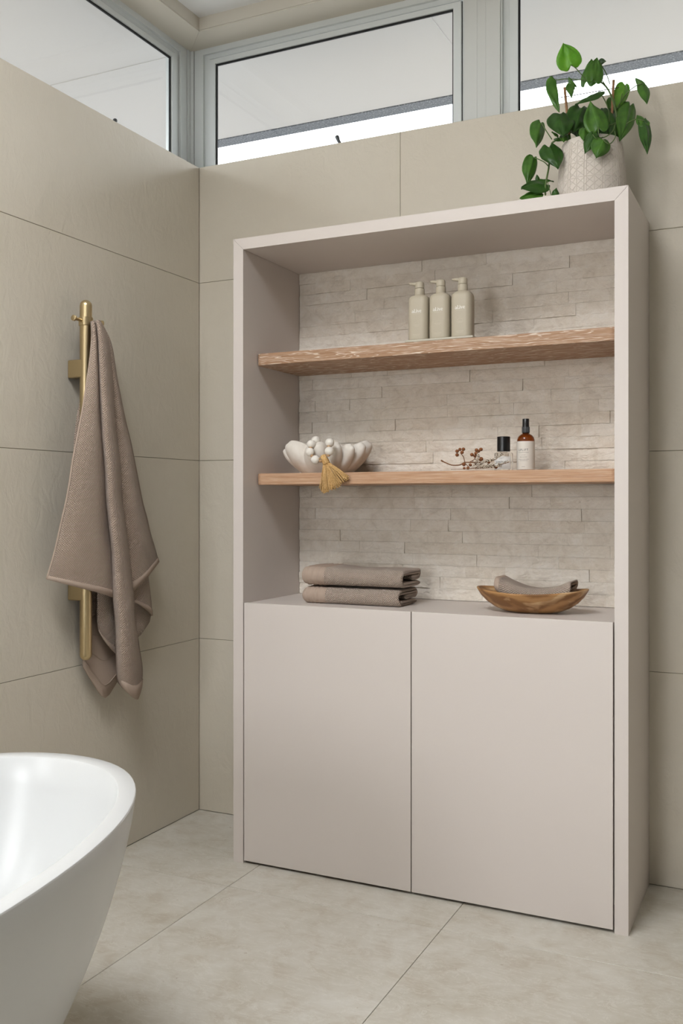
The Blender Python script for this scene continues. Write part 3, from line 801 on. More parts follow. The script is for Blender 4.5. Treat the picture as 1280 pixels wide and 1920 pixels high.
# rear half of the towel falling behind the bar
f_rows = sheet([
    [(0.0280, -0.5803, 1.5448), (0.0260, -0.5959, 1.4614), (0.0220, -0.6156, 1.3472), (0.0200, -0.6330, 1.2641), (0.0180, -0.6415, 1.1527), (0.0180, -0.6285, 1.0122), (0.0180, -0.6154, 0.8332), (0.0200, -0.6089, 0.6835), (0.0220, -0.6090, 0.5792)],
    [(0.0300, -0.5713, 1.5491), (0.0300, -0.5781, 1.4636), (0.0300, -0.5894, 1.3495), (0.0300, -0.5983, 1.2663), (0.0300, -0.6028, 1.1539), (0.0280, -0.5915, 1.0119), (0.0260, -0.5802, 0.8310), (0.0280, -0.5735, 0.6797), (0.0300, -0.5736, 0.5275)],
    [(0.0400, -0.5719, 1.5482), (0.0420, -0.5583, 1.4656), (0.0420, -0.5537, 1.3526), (0.0420, -0.5490, 1.2696), (0.0420, -0.5444, 1.1559), (0.0400, -0.5466, 1.0115), (0.0360, -0.5464, 0.8290), (0.0340, -0.5440, 0.6765), (0.0360, -0.5325, 0.4797)],
    [(0.0400, -0.5604, 1.5471), (0.0440, -0.5235, 1.4703), (0.0440, -0.5093, 1.3570), (0.0440, -0.4998, 1.2732), (0.0440, -0.4902, 1.1579), (0.0440, -0.4854, 1.0109), (0.0400, -0.4852, 0.8248), (0.0380, -0.4875, 0.6699), (0.0380, -0.4827, 0.5172)],
    [(0.0400, -0.5536, 1.5422), (0.0400, -0.5091, 1.4572), (0.0400, -0.4852, 1.3597), (0.0400, -0.4560, 1.2766), (0.0400, -0.4263, 1.1603), (0.0400, -0.4061, 1.0100), (0.0400, -0.4162, 0.8199), (0.0400, -0.4462, 0.6650), (0.0400, -0.4560, 0.5379)]], 46, 13, u0=.9)
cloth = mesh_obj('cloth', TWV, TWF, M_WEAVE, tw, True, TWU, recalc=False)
sd = cloth.modifiers.new('thickness', 'SOLIDIFY'); sd.thickness = .0045; sd.offset = 0
def hem_from(rows, idx, width_rows, out):
    sel = [rows[i] for i in idx]
    m = MB(); m.grid([[Vector(q) + Vector((out, 0, -.0006)) for q in r] for r in sel])
    h = m.obj('hem', M_HEM, tw, True, recalc=False)
    q = h.modifiers.new('thickness', 'SOLIDIFY'); q.thickness = .005; q.offset = 0
    return h
hem_from(fl_rows, [42, 43], 0, .0012)
hem_from(right_rows, [42, 43], 0, .0012)
hem_from(roll_rows, [49, 50, 51], 0, .0014)
hem_from(d_rows, [12, 13], 0, .001)
hem_from(e_rows, [16, 17], 0, .001)
h = hem_from(f_rows, list(range(38, 46)), 0, .0014); h['label'] = 'flat striped border band'
# raised cords on the border band
for i in (38, 40, 42, 44):
    m = MB(); m.tube([Vector(q) + Vector((.005, 0, 0)) for q in f_rows[i]], .0011, 6); m.obj('cord', M_HEM, h, True)
# selvedge along the left front edge
m = MB(); m.tube([Vector(r[0]) + Vector((.001, 0, 0)) for r in fl_rows], .0030, 8); m.obj('selvedge', M_HEM, tw, True)

# ------------------------------------------------------------------ folded towels
def folded(name, label, x0, x1, yf, yb, z0, h, mat, seed, group=None, band=.075, sag=None, rise=0.0, thick=.0150, ins=.05, cords=(.012, .026, .040, .053)):
    """a towel folded in three: section in y-z, drawn out along x"""
    random.seed(seed)
    t = thick; a = z0 + t / 2 + .0005; b = z0 + h - t / 2; r = (b - a) / 2
    c = []
    mid = (a + b) / 2
    yB = yb - r * .55
    for i in range(9): c.append((yb - .006 + (yf + r - yb + .006) * i / 8, a))
    for i in range(1, 10):
        q = pi * i / 10; c.append((yf + r - r * sin(q), mid - r * cos(q)))
    for i in range(10): c.append((yf + r + (yB - yf - r) * i / 9, b))
    r2 = (b - mid) / 2 * 1.0
    for i in range(1, 8):
        q = pi * i / 8; c.append((yB + r2 * 1.1 * sin(q), b - r2 + r2 * cos(q)))
    for i in range(7): c.append((yB + (yf + ins - yB) * i / 6, mid + .0006))
    n = len(c)
    out, inn = [], []; cen = []
    for i in range(n):
        p0 = c[max(i - 1, 0)]; p1 = c[min(i + 1, n - 1)]
        tx, tz = p1[0] - p0[0], p1[1] - p0[1]; l = sqrt(tx * tx + tz * tz) or 1
        nx_, nz_ = -tz / l, tx / l
        w = t / 2 * (1 if 0 < i < n - 1 else .6)
        out.append((c[i][0] + nx_ * w, c[i][1] + nz_ * w)); inn.append((c[i][0] - nx_ * w, c[i][1] - nz_ * w))
    loop = out + inn[::-1]; cen = c + c[::-1]
    cum = [0.0]
    for i in range(len(loop)):
        p0, p1 = loop[i], loop[(i + 1) % len(loop)]
        cum.append(cum[-1] + sqrt((p1[0] - p0[0]) ** 2 + (p1[1] - p0[1]) ** 2))
    zc = z0 + h / 2; yc = (yf + yb) / 2
    NX = 130
    rows, uvs = [], []
    for kx in range(NX + 1):
        f = kx / NX; x = x0 + (x1 - x0) * f
        d = x - x0
        rnd_ = min(1, .35 + .65 * sqrt(max(0, 1 - (1 - min(1, d / .018)) ** 2)))
        row = []
        e2 = sqrt(max(.04, 1 - (1 - min(1, (x1 - x) / .006)) ** 2))
        for j, (y, z) in enumerate(loop):
            y = cen[j][0] + (y - cen[j][0]) * e2; z = cen[j][1] + (z - cen[j][1]) * e2
            zz = z0 + (z - z0) * (.55 + .45 * rnd_) + (1 - rnd_) * h * .22
            yy = yc + (y - yc) * (.94 + .06 * rnd_)
            o_ = j < n
            if o_ and d < band + .003:
                for cx_ in cords:
                    e = abs(d - cx_) / .0032
                    if e < 1: 
                        ny, nz = loop[j][0] - c[j][0], loop[j][1] - c[j][1]
                        l = sqrt(ny * ny + nz * nz) or 1
                        amp = .0022 * (1 - e * e); yy -= 0; zz += -nz / l * 0; yy += ny / l * amp; zz += nz / l * amp
            w = noise.noise(Vector((x * 14, y * 11, seed))) * .0028 + noise.noise(Vector((x * 40, z * 40, seed))) * .0010
            zz += w * (z - z0) / h + rise * (z - z0) / h * max(0, 1 - f * 2.2)
            yy += noise.noise(Vector((x * 12, z * 30, seed + 5))) * .0025
            if sag: zz += sag(f, y)
            row.append((x + .004 * noise.noise(Vector((y * 30, z * 40, seed))) * f, yy, zz))
            uvs.append((cum[j], x))
        rows.append(row)
    th = empty(name, ((x0 + x1) / 2, yc, z0), label, 'towel', group)
    nb = max(2, int(NX * band / (x1 - x0)))
    L = len(loop)
    m = MB(); m.grid(rows[nb:], close_u=True); m.f.append(tuple(len(m.v) - L + i for i in range(L)))
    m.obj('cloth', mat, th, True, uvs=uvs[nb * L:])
    m = MB(); m.grid(rows[:nb + 1], close_u=True); m.f.append(tuple(range(L)))
    o = m.obj('border_band', M_HEM, th, True); o['label'] = 'flat border band with raised cords'
    return th
BT = .7475
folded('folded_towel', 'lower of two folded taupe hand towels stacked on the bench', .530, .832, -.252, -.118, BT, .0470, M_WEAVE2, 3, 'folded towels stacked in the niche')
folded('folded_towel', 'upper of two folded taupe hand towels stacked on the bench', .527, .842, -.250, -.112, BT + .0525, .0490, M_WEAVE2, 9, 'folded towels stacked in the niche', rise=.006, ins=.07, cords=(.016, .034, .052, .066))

# ------------------------------------------------------------------ wooden bowl with face towel
WX, WY = 1.188, -.195
wbowl = empty('wooden_bowl', (WX, WY, BT), 'oval brown wooden bowl on the bench holding a small towel', 'bowl')
def wring(a, b, z, dz, n=72):
    return [(WX + a * cos(2 * pi * i / n), WY + b * sin(2 * pi * i / n), BT + z + dz * cos(2 * pi * i / n) ** 2 + dz * .12 * cos(2 * pi * i / n + .5)) for i in range(n)]
prof_o = [(.058, .034, .0006, 0), (.075, .046, .003, 0), (.100, .062, .012, .001), (.122, .076, .0245, .003), (.138, .086, .038, .006), (.147, .092, .049, .0095), (.1495, .0935, .0525, .0105)]
prof_i = [(.1485, .0925, .0545, .0107), (.1445, .0890, .0535, .0105), (.1375, .084, .047, .0085), (.124, .074, .033, .005), (.102, .060, .020, .002), (.070, .040, .0105, 0), (.03, .018, .009, 0)]
m = MB(); m.grid([wring(*q) for q in prof_o + prof_i], close_u=True)
m.f.append(tuple(range(72))); m.f.append(tuple(len(m.v) - 72 + i for i in range(72)))
m.obj('bowl_body', M_TEAK, wbowl, True)
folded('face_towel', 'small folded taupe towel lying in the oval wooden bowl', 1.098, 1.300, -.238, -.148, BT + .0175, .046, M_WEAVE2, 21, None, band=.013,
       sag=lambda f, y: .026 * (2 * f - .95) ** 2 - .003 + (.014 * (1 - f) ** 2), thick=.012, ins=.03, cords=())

# ------------------------------------------------------------------ pump bottles on a tray
tray = MB(); 
tb = bmesh.new(); tb.free()
tray.bbox(.857, 1.051, -.2765, -.200, S1 + .0002, S1 + .0072, .0025, 3)
tr_ = smooth_angle(tray.obj('bottle_tray', M_TRAY), 50)
tag(tr_, 'thin pale putty tray under the three pump bottles', 'tray')
def rrect(w, d, r, n=6):
    out = []
    for cx_, cy_, a0 in ((w / 2 - r, d / 2 - r, 0), (-w / 2 + r, d / 2 - r, pi / 2), (-w / 2 + r, -d / 2 + r, pi), (w / 2 - r, -d / 2 + r, 3 * pi / 2)):
        for i in range(n + 1):
            a = a0 + pi / 2 * i / n; out.append((cx_ + r * cos(a), cy_ + r * sin(a)))
    return out
def ribbon(pts):
    """2D stroke with a width at each point -> quads"""
    v, f = [], []
    for i, (x, y, w) in enumerate(pts):
        a = pts[max(i - 1, 0)]; b = pts[min(i + 1, len(pts) - 1)]
        tx, ty = b[0] - a[0], b[1] - a[1]; l = sqrt(tx * tx + ty * ty) or 1
        nx_, ny_ = -ty / l, tx / l
        v += [(x + nx_ * w / 2, y + ny_ * w / 2), (x - nx_ * w / 2, y - ny_ * w / 2)]
    for i in range(len(pts) - 1): f.append((2 * i, 2 * i + 1, 2 * i + 3, 2 * i + 2))
    return v, f
def arc(cx_, cy_, rx, ry, a0, a1, thick, thin, n=14):
    out = []
    for i in range(n + 1):
        a = radians(a0 + (a1 - a0) * i / n)
        out.append((cx_ + rx * cos(a), cy_ + ry * sin(a), thin + (thick - thin) * abs(cos(a)) ** 1.5))
    return out
def logo():
    """high contrast serif 'al.ive' : strokes in units of x-height"""
    S = []
    T_, t_ = .27, .07
    def rect(x0, y0, x1, y1): S.append([(x0, (y0 + y1) / 2, y1 - y0), (x1, (y0 + y1) / 2, y1 - y0)])
    # a
    S.append(arc(.33, .68, .25, .30, 165, 20, .16, .08)); rect(.50, .03, .74, .72); rect(.72, .0, .86, .10)
    S.append(arc(.36, .28, .27, .27, 60, 325, .24, .06))
    # l
    rect(1.00, .0, 1.25, 1.48); rect(.90, 1.40, 1.1, 1.48); rect(.90, 0, 1.35, .07)
    # .
    rect(1.46, .0, 1.68, .22)
    # i
    rect(1.88, .0, 2.13, 1.0); rect(1.78, .93, 2.0, 1.0); rect(1.78, 0, 2.23, .07); rect(1.89, 1.2, 2.12, 1.43)
    # v
    S.append([(2.42, .98, .25), (2.80, .02, .20)]); S.append([(2.78, .02, .07), (3.08, .98, .07)]); rect(2.26, .93, 2.66, 1.0); rect(2.95, .93, 3.22, 1.0)
    # e
    S.append(arc(3.66, .5, .31, .47, 15, 330, .28, .07, 22)); rect(3.42, .50, 3.94, .57)
    v, f = [], []
    for s in S:
        a, b = ribbon(s); n = len(v); v += a; f += [tuple(i + n for i in q) for q in b]
    return v, f
LV, LF = logo()
# microtext rows: (centre height, width) as short dashes
def dashes(z, w, hgt, seed, unit=.0011):
    random.seed(seed); v, f = [], []; x = -w / 2
    while x < w / 2:
        l = random.choice([.6, .9, 1.3]) * unit; l = min(l, w / 2 - x)
        n = len(v); v += [(x, z), (x + l, z), (x + l, z + hgt), (x, z + hgt)]; f.append((n, n + 1, n + 2, n + 3)); x += l + unit * .5
    return v, f
def pump_bottle(cx_, cy_, label, first):
    b0 = S1 + .0072
    t = empty('pump_bottle', (cx_, cy_, b0), label, 'bottle', 'matching pump bottles on the upper shelf')
    w, d, r = .0575, .050, .0165
    lv = [(0, .94), (.0015, .985), (.004, 1.0), (.105, 1.0), (.111, .985), (.1155, .945), (.119, .87), (.122, .76), (.1245, .62), (.126, .5)]
    rows = []
    for z, s in lv:
        rw, rd = w * s, d * s; rr = min(r * (1 if s > .9 else s), rd / 2 - .0001)
        if s < .9: rr = max(rr, rd / 2 * (1.45 - s) if s > .5 else rd / 2 - .0001); rr = min(rr, rd / 2 - .0001)
        rows.append([(cx_ + a, cy_ + b, b0 + .0003 + z) for a, b in rrect(rw, rd, rr)])
    m = MB(); m.grid(rows, close_u=True); n = len(rows[0])
    m.f.append(tuple(range(n))); m.f.append(tuple(len(m.v) - n + i for i in range(n)))
    body = smooth_angle(m.obj('bottle_body', M_PUTTY, t), 50)
    m = MB(); m.lathe((cx_, cy_, b0), [(.0105, .1255), (.0134, .1258), (.0136, .1265), (.0136, .1425), (.0132, .1435), (.0108, .1437), (.0108, .1447)], 32)
    smooth_angle(m.obj('collar', M_PUTTY, t))
    m = MB(); m.lathe((cx_, cy_, b0), [(.0100, .1447), (.0122, .1450), (.0124, .146), (.0122, .1575), (.0112, .161), (.0085, .1635), (.004, .1647), (.0002, .165)], 32)
    hd = m.obj('pump_head', M_PUTTY, t, True)
    m = MB()
    m.tube([(cx_ - .002, cy_, b0 + .1570), (cx_ - .012, cy_, b0 + .1582), (cx_ - .020, cy_, b0 + .1594), (cx_ - .0275, cy_, b0 + .1604), (cx_ - .0300, cy_, b0 + .1602)], [.0064, .0056, .0044, .0034, .0028], 12)
    m.obj('nozzle', M_PUTTY, hd, True)
    yf = cy_ - d / 2 - .0002
    s = .0068; zz = b0 + .0745
    vv = [(cx_ + (a - 1.98) * s, yf, zz + b * s) for a, b in LV]
    mesh_obj('brand_lettering', vv, LF, M_WHITEPRINT, t, recalc=False)
    v, f = [], []
    for (z, w_, hh, sd_) in ((.0705, .021, .0007, 1), (.0405, .020, .0008, 2), (.0375, .013, .0007, 3), (.0145, .021, .0009, 4), (.0110, .018, .0007, 5)):
        a, b = dashes(z, w_, hh, sd_); n = len(v); v += a; f += [tuple(i + n for i in q) for q in b]
    mesh_obj('small_print', [(cx_ + a, yf, b0 + b) for a, b in v], f, M_FAINTPRINT, t, recalc=False)
    # faint embossed arch on the label
    m = MB(); m.tube([(cx_ + .008 * cos(radians(q)), yf + .0002, b0 + .043 + .006 * sin(radians(q))) for q in range(20, 165, 12)], .00035, 4); m.obj('arch_print', M_FAINTPRINT, t)
    return t
pump_bottle(.8875, -.2415, 'beige pump bottle on the tray, farthest from the plant', True)
pump_bottle(.9490, -.2415, 'beige pump bottle on the tray between the other two', False)
pump_bottle(1.0115, -.2415, 'beige pump bottle on the tray, nearest the plant', False)

# ------------------------------------------------------------------ fluted ceramic bowl
KX, KY = .556, -.145
bw = empty('ceramic_bowl', (KX, KY, S2), 'white ceramic bowl with deep wavy folds on the lower shelf', 'bowl')
NL = 12
def lob(th):
    w = th + .15 * sin(2 * th + .6) + .09 * sin(3 * th + 2.1)
    return abs(cos(w * NL / 2))
def cer(th, t, ins):
    q = lob(th)
    r0 = .074 + .057 * sin(min(t, 1) * 1.75) ** 1.0 if t < .9 else .074 + .057 * sin(.9 * 1.75) - .010 * ((t - .9) / .1) ** 1.5
    k_ = (1 - q) ** 1.2
    r = r0 * (1 - .26 * (t ** .7) * k_ + .03 * t * sin(2 * th + 1.0)) - ins
    hgt = .070 + .020 * q ** .6 + .006 * sin(3 * th + .8) + .004 * sin(5 * th)
    return r, hgt
n = 260
rows = []
for i in range(17):
    t = i / 16
    rows.append([(KX + cer(2 * pi * j / n, t, 0)[0] * cos(2 * pi * j / n), KY + cer(2 * pi * j / n, t, 0)[0] * sin(2 * pi * j / n), S2 + .0004 + t * cer(2 * pi * j / n, t, 0)[1] * .965) for j in range(n)])
for ins, dz in ((.0018, .0032), (.006, .0052), (.0115, .0046), (.0155, .001)):
    rows.append([(KX + cer(2 * pi * j / n, 1, ins)[0] * cos(2 * pi * j / n), KY + cer(2 * pi * j / n, 1, ins)[0] * sin(2 * pi * j / n), S2 + cer(2 * pi * j / n, 1, 0)[1] * .965 + dz) for j in range(n)])
for i in range(1, 13):
    t = 1 - i / 12 * .88
    rows.append([(KX + cer(2 * pi * j / n, t, .0165)[0] * cos(2 * pi * j / n), KY + cer(2 * pi * j / n, t, .0165)[0] * sin(2 * pi * j / n), S2 + .004 + t * cer(2 * pi * j / n, t, 0)[1] * .95) for j in range(n)])
m = MB(); m.grid(rows, close_u=True); m.f.append(tuple(range(n))); m.f.append(tuple(len(m.v) - n + i for i in range(n)))
m.obj('bowl_body', M_CERAMIC, bw, True)

# bead garland with a jute tassel draped over the rim
gar = empty('bead_garland', (0.6125, -0.2850, 1.1630), 'white wooden bead garland with a jute tassel over the bowl rim', 'garland')
white = [(0.5685, -0.2250, 1.2237), (0.5718, -0.2520, 1.2174), (0.5673, -0.2720, 1.2057), (0.5678, -0.2810, 1.1830), (0.5880, -0.2870, 1.1603), (0.6321, -0.2870, 1.1839), (0.6280, -0.2760, 1.2084), (0.6284, -0.2520, 1.2159)]
for q in white[1:7]:
    m = MB(); m.sphere(q, .0131, 20, 14, (1, 1, .97)); m.obj('bead', M_BEAD, gar, True)
for q in [(0.5695, -0.2810, 1.1940), (0.5783, -0.2880, 1.1711), (0.6055, -0.2880, 1.1562), (0.6310, -0.2900, 1.1722), (0.6294, -0.2850, 1.1966)]:
    m = MB(); m.sphere(q, .0054, 12, 8, (1, 1, .8)); m.obj('spacer_bead', M_BEAD2, gar, True)
th0, th1 = Vector((0.6147, -0.2910, 1.1702)), Vector((0.6253, -0.2920, 1.1504))
ax = (th1 - th0)
cordpts = [white[1], white[2], white[3], white[4], tuple(th0), white[5], white[6], white[7]]
m = MB(); m.tube(catmull(cordpts, 60), .0012, 6); m.obj('cord', M_JUTE, gar, True)
tas = MB()
tas.tube([th0 - ax * .12, th0, th0 + ax * .25, th0 + ax * .5, th0 + ax * .75, th0 + ax * 1.0, th0 + ax * 1.15], [.0055, .0082, .0090, .0092, .0088, .0092, .0098], 16)
thd = tas.obj('tassel_head', M_JUTE, gar, True)
wr_ = MB()
for i in range(7):
    q = th0 + ax * (.62 + i * .075); d_ = ax.normalized(); a_ = d_.cross(Vector((0, 1, 0))).normalized(); b_ = d_.cross(a_)
    wr_.tube([q + (a_ * cos(2 * pi * j / 16) + b_ * sin(2 * pi * j / 16)) * .0094 for j in range(17)], .0011, 5)
wr_.obj('tassel_wrap', M_JUTE, gar, True)
random.seed(5)
ends = catmull([(0.6113, -0.2960, 1.0705), (0.6234, -0.3000, 1.0659), (0.6383, -0.3030, 1.0704), (0.6555, -0.3040, 1.0763), (0.6732, -0.3030, 1.0866), (0.6861, -0.2990, 1.0970), (0.6937, -0.2940, 1.1060)], 61)
st = MB()
for i in range(150):
    f = random.random(); e = ends[int(f * 60)].copy()
    depth = random.uniform(-.007, .006)
    e += Vector((random.uniform(-.004, .004), depth, random.uniform(-.001, .010)))
    e.y = min(e.y, -.287)
    s0 = th1 + Vector(((f - .5) * .014, depth * .7, random.uniform(-.002, .003)))
    mid = s0.lerp(e, .5) + Vector((random.uniform(-.0015, .0015), 0, .002))
    st.tube(catmull([s0, mid, e], 7), [.00085] * 6 + [.0014], 5)
    st.sphere(tuple(e), .0017, 6, 4)
o = st.obj('tassel_strands', M_JUTE, gar, True); o['kind'] = 'stuff'

# ------------------------------------------------------------------ dried branch with brown nuts
br = empty('dried_nut_branch', (0.9988, -0.2000, 1.1312), 'dried twig with clusters of round brown nuts', 'dried branch')
m = MB()
m.tube(catmull([(0.9397, -0.2150, 1.1551), (0.9498, -0.2100, 1.1492), (0.9682, -0.2050, 1.1418), (0.9896, -0.2000, 1.1423), (1.0033, -0.2000, 1.1487), (1.0292, -0.2000, 1.1482), (1.0623, -0.1950, 1.1486)], 26), [.0022] * 3 + [.0016] * 23, 7)
m.tube(catmull([(1.0033, -0.2000, 1.1494), (0.9995, -0.2000, 1.1634), (0.9911, -0.2000, 1.1753)], 8), .0012, 6)
m.tube(catmull([(1.0171, -0.2000, 1.1492), (1.0307, -0.2000, 1.1569), (1.0368, -0.2000, 1.1699), (1.0428, -0.2000, 1.1785)], 8), .0012, 6)
m.tube(catmull([(1.0033, -0.2000, 1.1472), (1.0110, -0.2000, 1.1398), (1.0171, -0.2000, 1.1339)], 6), .0011, 6)
m.obj('twig', M_TWIG, br, True)
random.seed(2)
for q, r in zip([(0.9830, -0.2050, 1.1796), (0.9889, -0.1980, 1.1849), (0.9995, -0.2000, 1.1849), (0.9813, -0.2000, 1.1699), (0.9984, -0.2080, 1.1762), (1.0253, -0.2050, 1.1692), (1.0368, -0.2000, 1.1816), (1.0378, -0.2080, 1.1725), (1.0493, -0.2000, 1.1834), (1.0322, -0.2000, 1.1656), (1.0511, -0.2050, 1.1564), (1.0412, -0.1950, 1.1788), (1.0024, -0.2050, 1.1427), (1.0051, -0.2100, 1.1323), (1.0151, -0.2080, 1.1329), (1.0193, -0.2000, 1.1418), (1.0707, -0.1980, 1.1476), (1.0929, -0.2050, 1.1347)],
               (.0052, .0046, .0050, .0052, .0050, .0052, .0052, .0050, .0052, .0045, .0066, .0045, .0050, .0040, .0046, .0048, .0042, .0052)):
    q = (q[0], q[1], max(q[2], S2 + r * 1.02))
    m = MB(); m.sphere(q, r, 12, 8, (1, 1, .95)); m.obj('nut', M_NUT, br, True)
# dried flower spray beside it
df = empty('dried_flower_spray', (1.0610, -0.2200, 1.1297), 'dried spray of tiny cream flowers in front of the clear bottle', 'dried flowers')
lines = [[(0.9720, -0.2250, 1.1294), (1.0327, -0.2250, 1.1314), (1.0626, -0.2250, 1.1453), (1.0921, -0.2250, 1.1520), (1.1191, -0.2220, 1.1687)], [(1.0235, -0.2200, 1.1302), (1.0641, -0.2300, 1.1337), (1.1010, -0.2300, 1.1374), (1.1374, -0.2250, 1.1469)], [(1.0295, -0.2150, 1.1332), (1.0415, -0.2150, 1.1504), (1.0466, -0.2120, 1.1706)], [(1.0434, -0.2350, 1.1295), (1.0804, -0.2350, 1.1318), (1.1162, -0.2320, 1.1356)]]
m = MB(); fl_ = MB(); dk_ = MB(); random.seed(8)
for li, l in enumerate(lines):
    c = catmull(l, 30)
    for q in c: q.z = max(q.z, S2 + .0012)
    m.tube(c, .0007, 5)
    for i in range(150 if li != 2 else 75):
        f = random.uniform(.38 if li == 0 else .1, 1); q = c[int(f * 29)]
        sp_ = .0085 * (1.15 - f * .8)
        e = q + Vector((random.gauss(0, 1) * sp_ * .6, random.gauss(0, 1) * sp_ * .6, abs(random.gauss(0, 1)) * sp_ * .6))
        e.z = max(e.z, S2 + .0018)
        if random.random() < .62: fl_.sphere(tuple(e), random.uniform(.0010, .0018), 5, 4)
        else: dk_.sphere(tuple(e), random.uniform(.0009, .0016), 5, 4)
        if i % 3 == 0: m.tube([q, e], .0003, 3)
m.obj('stalk', M_TWIG, df, True)
o = fl_.obj('florets', M_DRYFL, df, True); o['kind'] = 'stuff'
o = dk_.obj('bracts', M_DRYBR, df, True); o['kind'] = 'stuff'

# ------------------------------------------------------------------ glass bottles on the lower shelf
def text_on_cyl(txt, size, cx_, cy_, z, r, ang, mat, name, parent, squeeze=1.0, spacing=1.0):
    cu = bpy.data.curves.new('lettering', 'FONT'); cu.body = txt; cu.size = size; cu.align_x = 'CENTER'; cu.space_character = spacing
    to = bpy.data.objects.new('lettering', cu); COL.objects.link(to)
    bpy.context.view_layer.update()
    me = bpy.data.meshes.new_from_object(to.evaluated_get(bpy.context.evaluated_depsgraph_get()))
    bpy.data.objects.remove(to)
    vs = []
    for q in me.vertices:
        a = ang + q.co.x * squeeze / r
        vs.append((cx_ + r * sin(a), cy_ - r * cos(a), z + q.co.y))
    fs = [tuple(pl.vertices) for pl in me.polygons]
    bpy.data.meshes.remove(me)
    return mesh_obj(name, vs, fs, mat, parent, recalc=False)
def print_on_cyl(rows_, cx_, cy_, r, ang, mat, name, parent, z0, unit=.0012):
    v, f = [], []
    for z, w_, hh, sd_ in rows_:
        a, b = dashes(z, w_, hh, sd_, unit); n = len(v); v += a; f += [tuple(i + n for i in q) for q in b]
    mesh_obj(name, [(cx_ + r * sin(ang + a / r), cy_ - r * cos(ang + a / r), z0 + b) for a, b in v], f, mat, parent, recalc=False)
def cyl_patch(cx_, cy_, r, a0, a1, z0, z1, mat, name, parent, n=32):
    m = MB(); rows = []
    for z in (z0, z1): rows.append([(cx_ + r * sin(a0 + (a1 - a0) * i / n), cy_ - r * cos(a0 + (a1 - a0) * i / n), z) for i in range(n + 1)])
    m.grid(rows); return m.obj(name, mat, parent, True, recalc=False)
AX, AY, AR = 1.1600, -.150, .0238
am = empty('amber_bottle', (AX, AY, S2), 'amber glass spray bottle with black pump and pale label', 'bottle')
h0 = S2 + .0004
m = MB(); m.lathe((AX, AY, h0), [(.021, 0), (.0230, .001), (AR, .003), (AR, .080), (.0232, .086), (.0215, .0915), (.0185, .0960), (.0145, .0990), (.0110, .1010), (.0095, .1025), (.0090, .105), (.0088, .107)], 48)
m.f.append(tuple(range(48))); m.f.append(tuple(len(m.v) - 48 + i for i in range(48)))
smooth_angle(m.obj('glass_body', M_AMBER, am), 60)
m = MB(); m.lathe((AX, AY, h0), [(.0093, .1035), (.0100, .104), (.0102, .105), (.0102, .120), (.0096, .1208), (.0092, .121), (.0090, .1415), (.0084, .1422), (.0005, .1424)], 36)
smooth_angle(m.obj('pump_cap', M_BLACK, am), 40)
m = MB()
for i in range(30):
    a = 2 * pi * i / 30
    m.box(AX + .0102 * cos(a) - .0004, AX + .0102 * cos(a) + .0004, AY + .0102 * sin(a) - .0004, AY + .0102 * sin(a) + .0004, h0 + .1055, h0 + .1195)
m.obj('ribbed_collar', M_BLACK, am)
lab = cyl_patch(AX, AY, AR + .0003, -1.75, 1.75, h0 + .004, h0 + .0805, M_LABEL, 'paper_label', am, 48)
text_on_cyl('UPLIFT', .0086, AX, AY, h0 + .0540, AR + .0005, -.06, M_INK, 'lettering', lab, .92, 1.22)
print_on_cyl([(.0495, .030, .0011, 1), (.0425, .012, .0010, 2), (.037, .020, .0011, 3), (.031, .030, .0010, 4), (.0275, .022, .0009, 5), (.011, .009, .0012, 6)], AX, AY, AR + .0005, -.02, M_INKS, 'small_print', lab, h0)
PX_, PY_, PR = 1.1025, -.165, .0247
pf = empty('clear_bottle', (PX_, PY_, S2), 'squat clear glass bottle with black cylinder cap and white label', 'bottle')
m = MB(); m.lathe((PX_, PY_, h0), [(.0225, 0), (.0240, .0008), (PR, .0025), (PR, .0480), (.0240, .0495), (.0222, .0503), (.0105, .0505), (.0100, .0512), (.0100, .0535)], 48)
m.f.append(tuple(range(48))); m.f.append(tuple(len(m.v) - 48 + i for i in range(48)))
smooth_angle(m.obj('glass_body', M_CLEAR, pf), 40)
m = MB(); m.lathe((PX_, PY_, h0), [(.0005, .0540), (.0172, .0540), (.0177, .0545), (.0177, .0937), (.0171, .0944), (.0005, .0946)], 40)
smooth_angle(m.obj('cap', M_BLACK, pf), 40)
lab = cyl_patch(PX_, PY_, PR + .0003, -1.25, 1.15, h0 + .006, h0 + .040, M_LABELW, 'paper_label', pf, 40)
text_on_cyl('SIMPLE', .0098, PX_, PY_, h0 + .0205, PR + .0005, -.05, M_INK, 'lettering', lab, .95, 1.15)
print_on_cyl([(.0355, .020, .0011, 1), (.0325, .008, .0008, 2), (.0155, .012, .0008, 3), (.0105, .009, .0008, 4)], PX_, PY_, PR + .0005, -.05, M_INKS, 'small_print', lab, h0)

# ------------------------------------------------------------------ potted plant on top of the cabinet
QX, QY = 1.3395, -.165
pp = empty('potted_plant', (QX, QY, CH), 'leafy green trailing pothos in an ivory embossed pot on the cabinet', 'potted plant')
PT = (1.3527, -0.2400, 1.9779)[2] - CH
RB, RT = .0865, .0765
def prad(z): return RB + (RT - RB) * (z / PT) + .004 * sin(pi * z / PT)
m = MB()
prf = [(RB - .004, 0), (RB, .003)] + [(prad(PT * i / 12), max(.004, PT * i / 12)) for i in range(1, 12)] + [(RT, PT - .002), (RT - .0015, PT), (RT - .005, PT), (RT - .0065, PT - .002), (RT - .007, PT - .03), (RT - .007, PT - .034)]
m.lathe((QX, QY, CH + .0003), prf, 64); m.f.append(tuple(range(64)))
pot = smooth_angle(m.obj('pot', M_POT, pp), 60)
m = MB()
def onpot(a, z, e=.0003): r = prad(z) + e; return (QX + r * cos(a), QY + r * sin(a), CH + z)
da = 2 * pi / 12; nzr = 4; dz = (PT - .02) / nzr
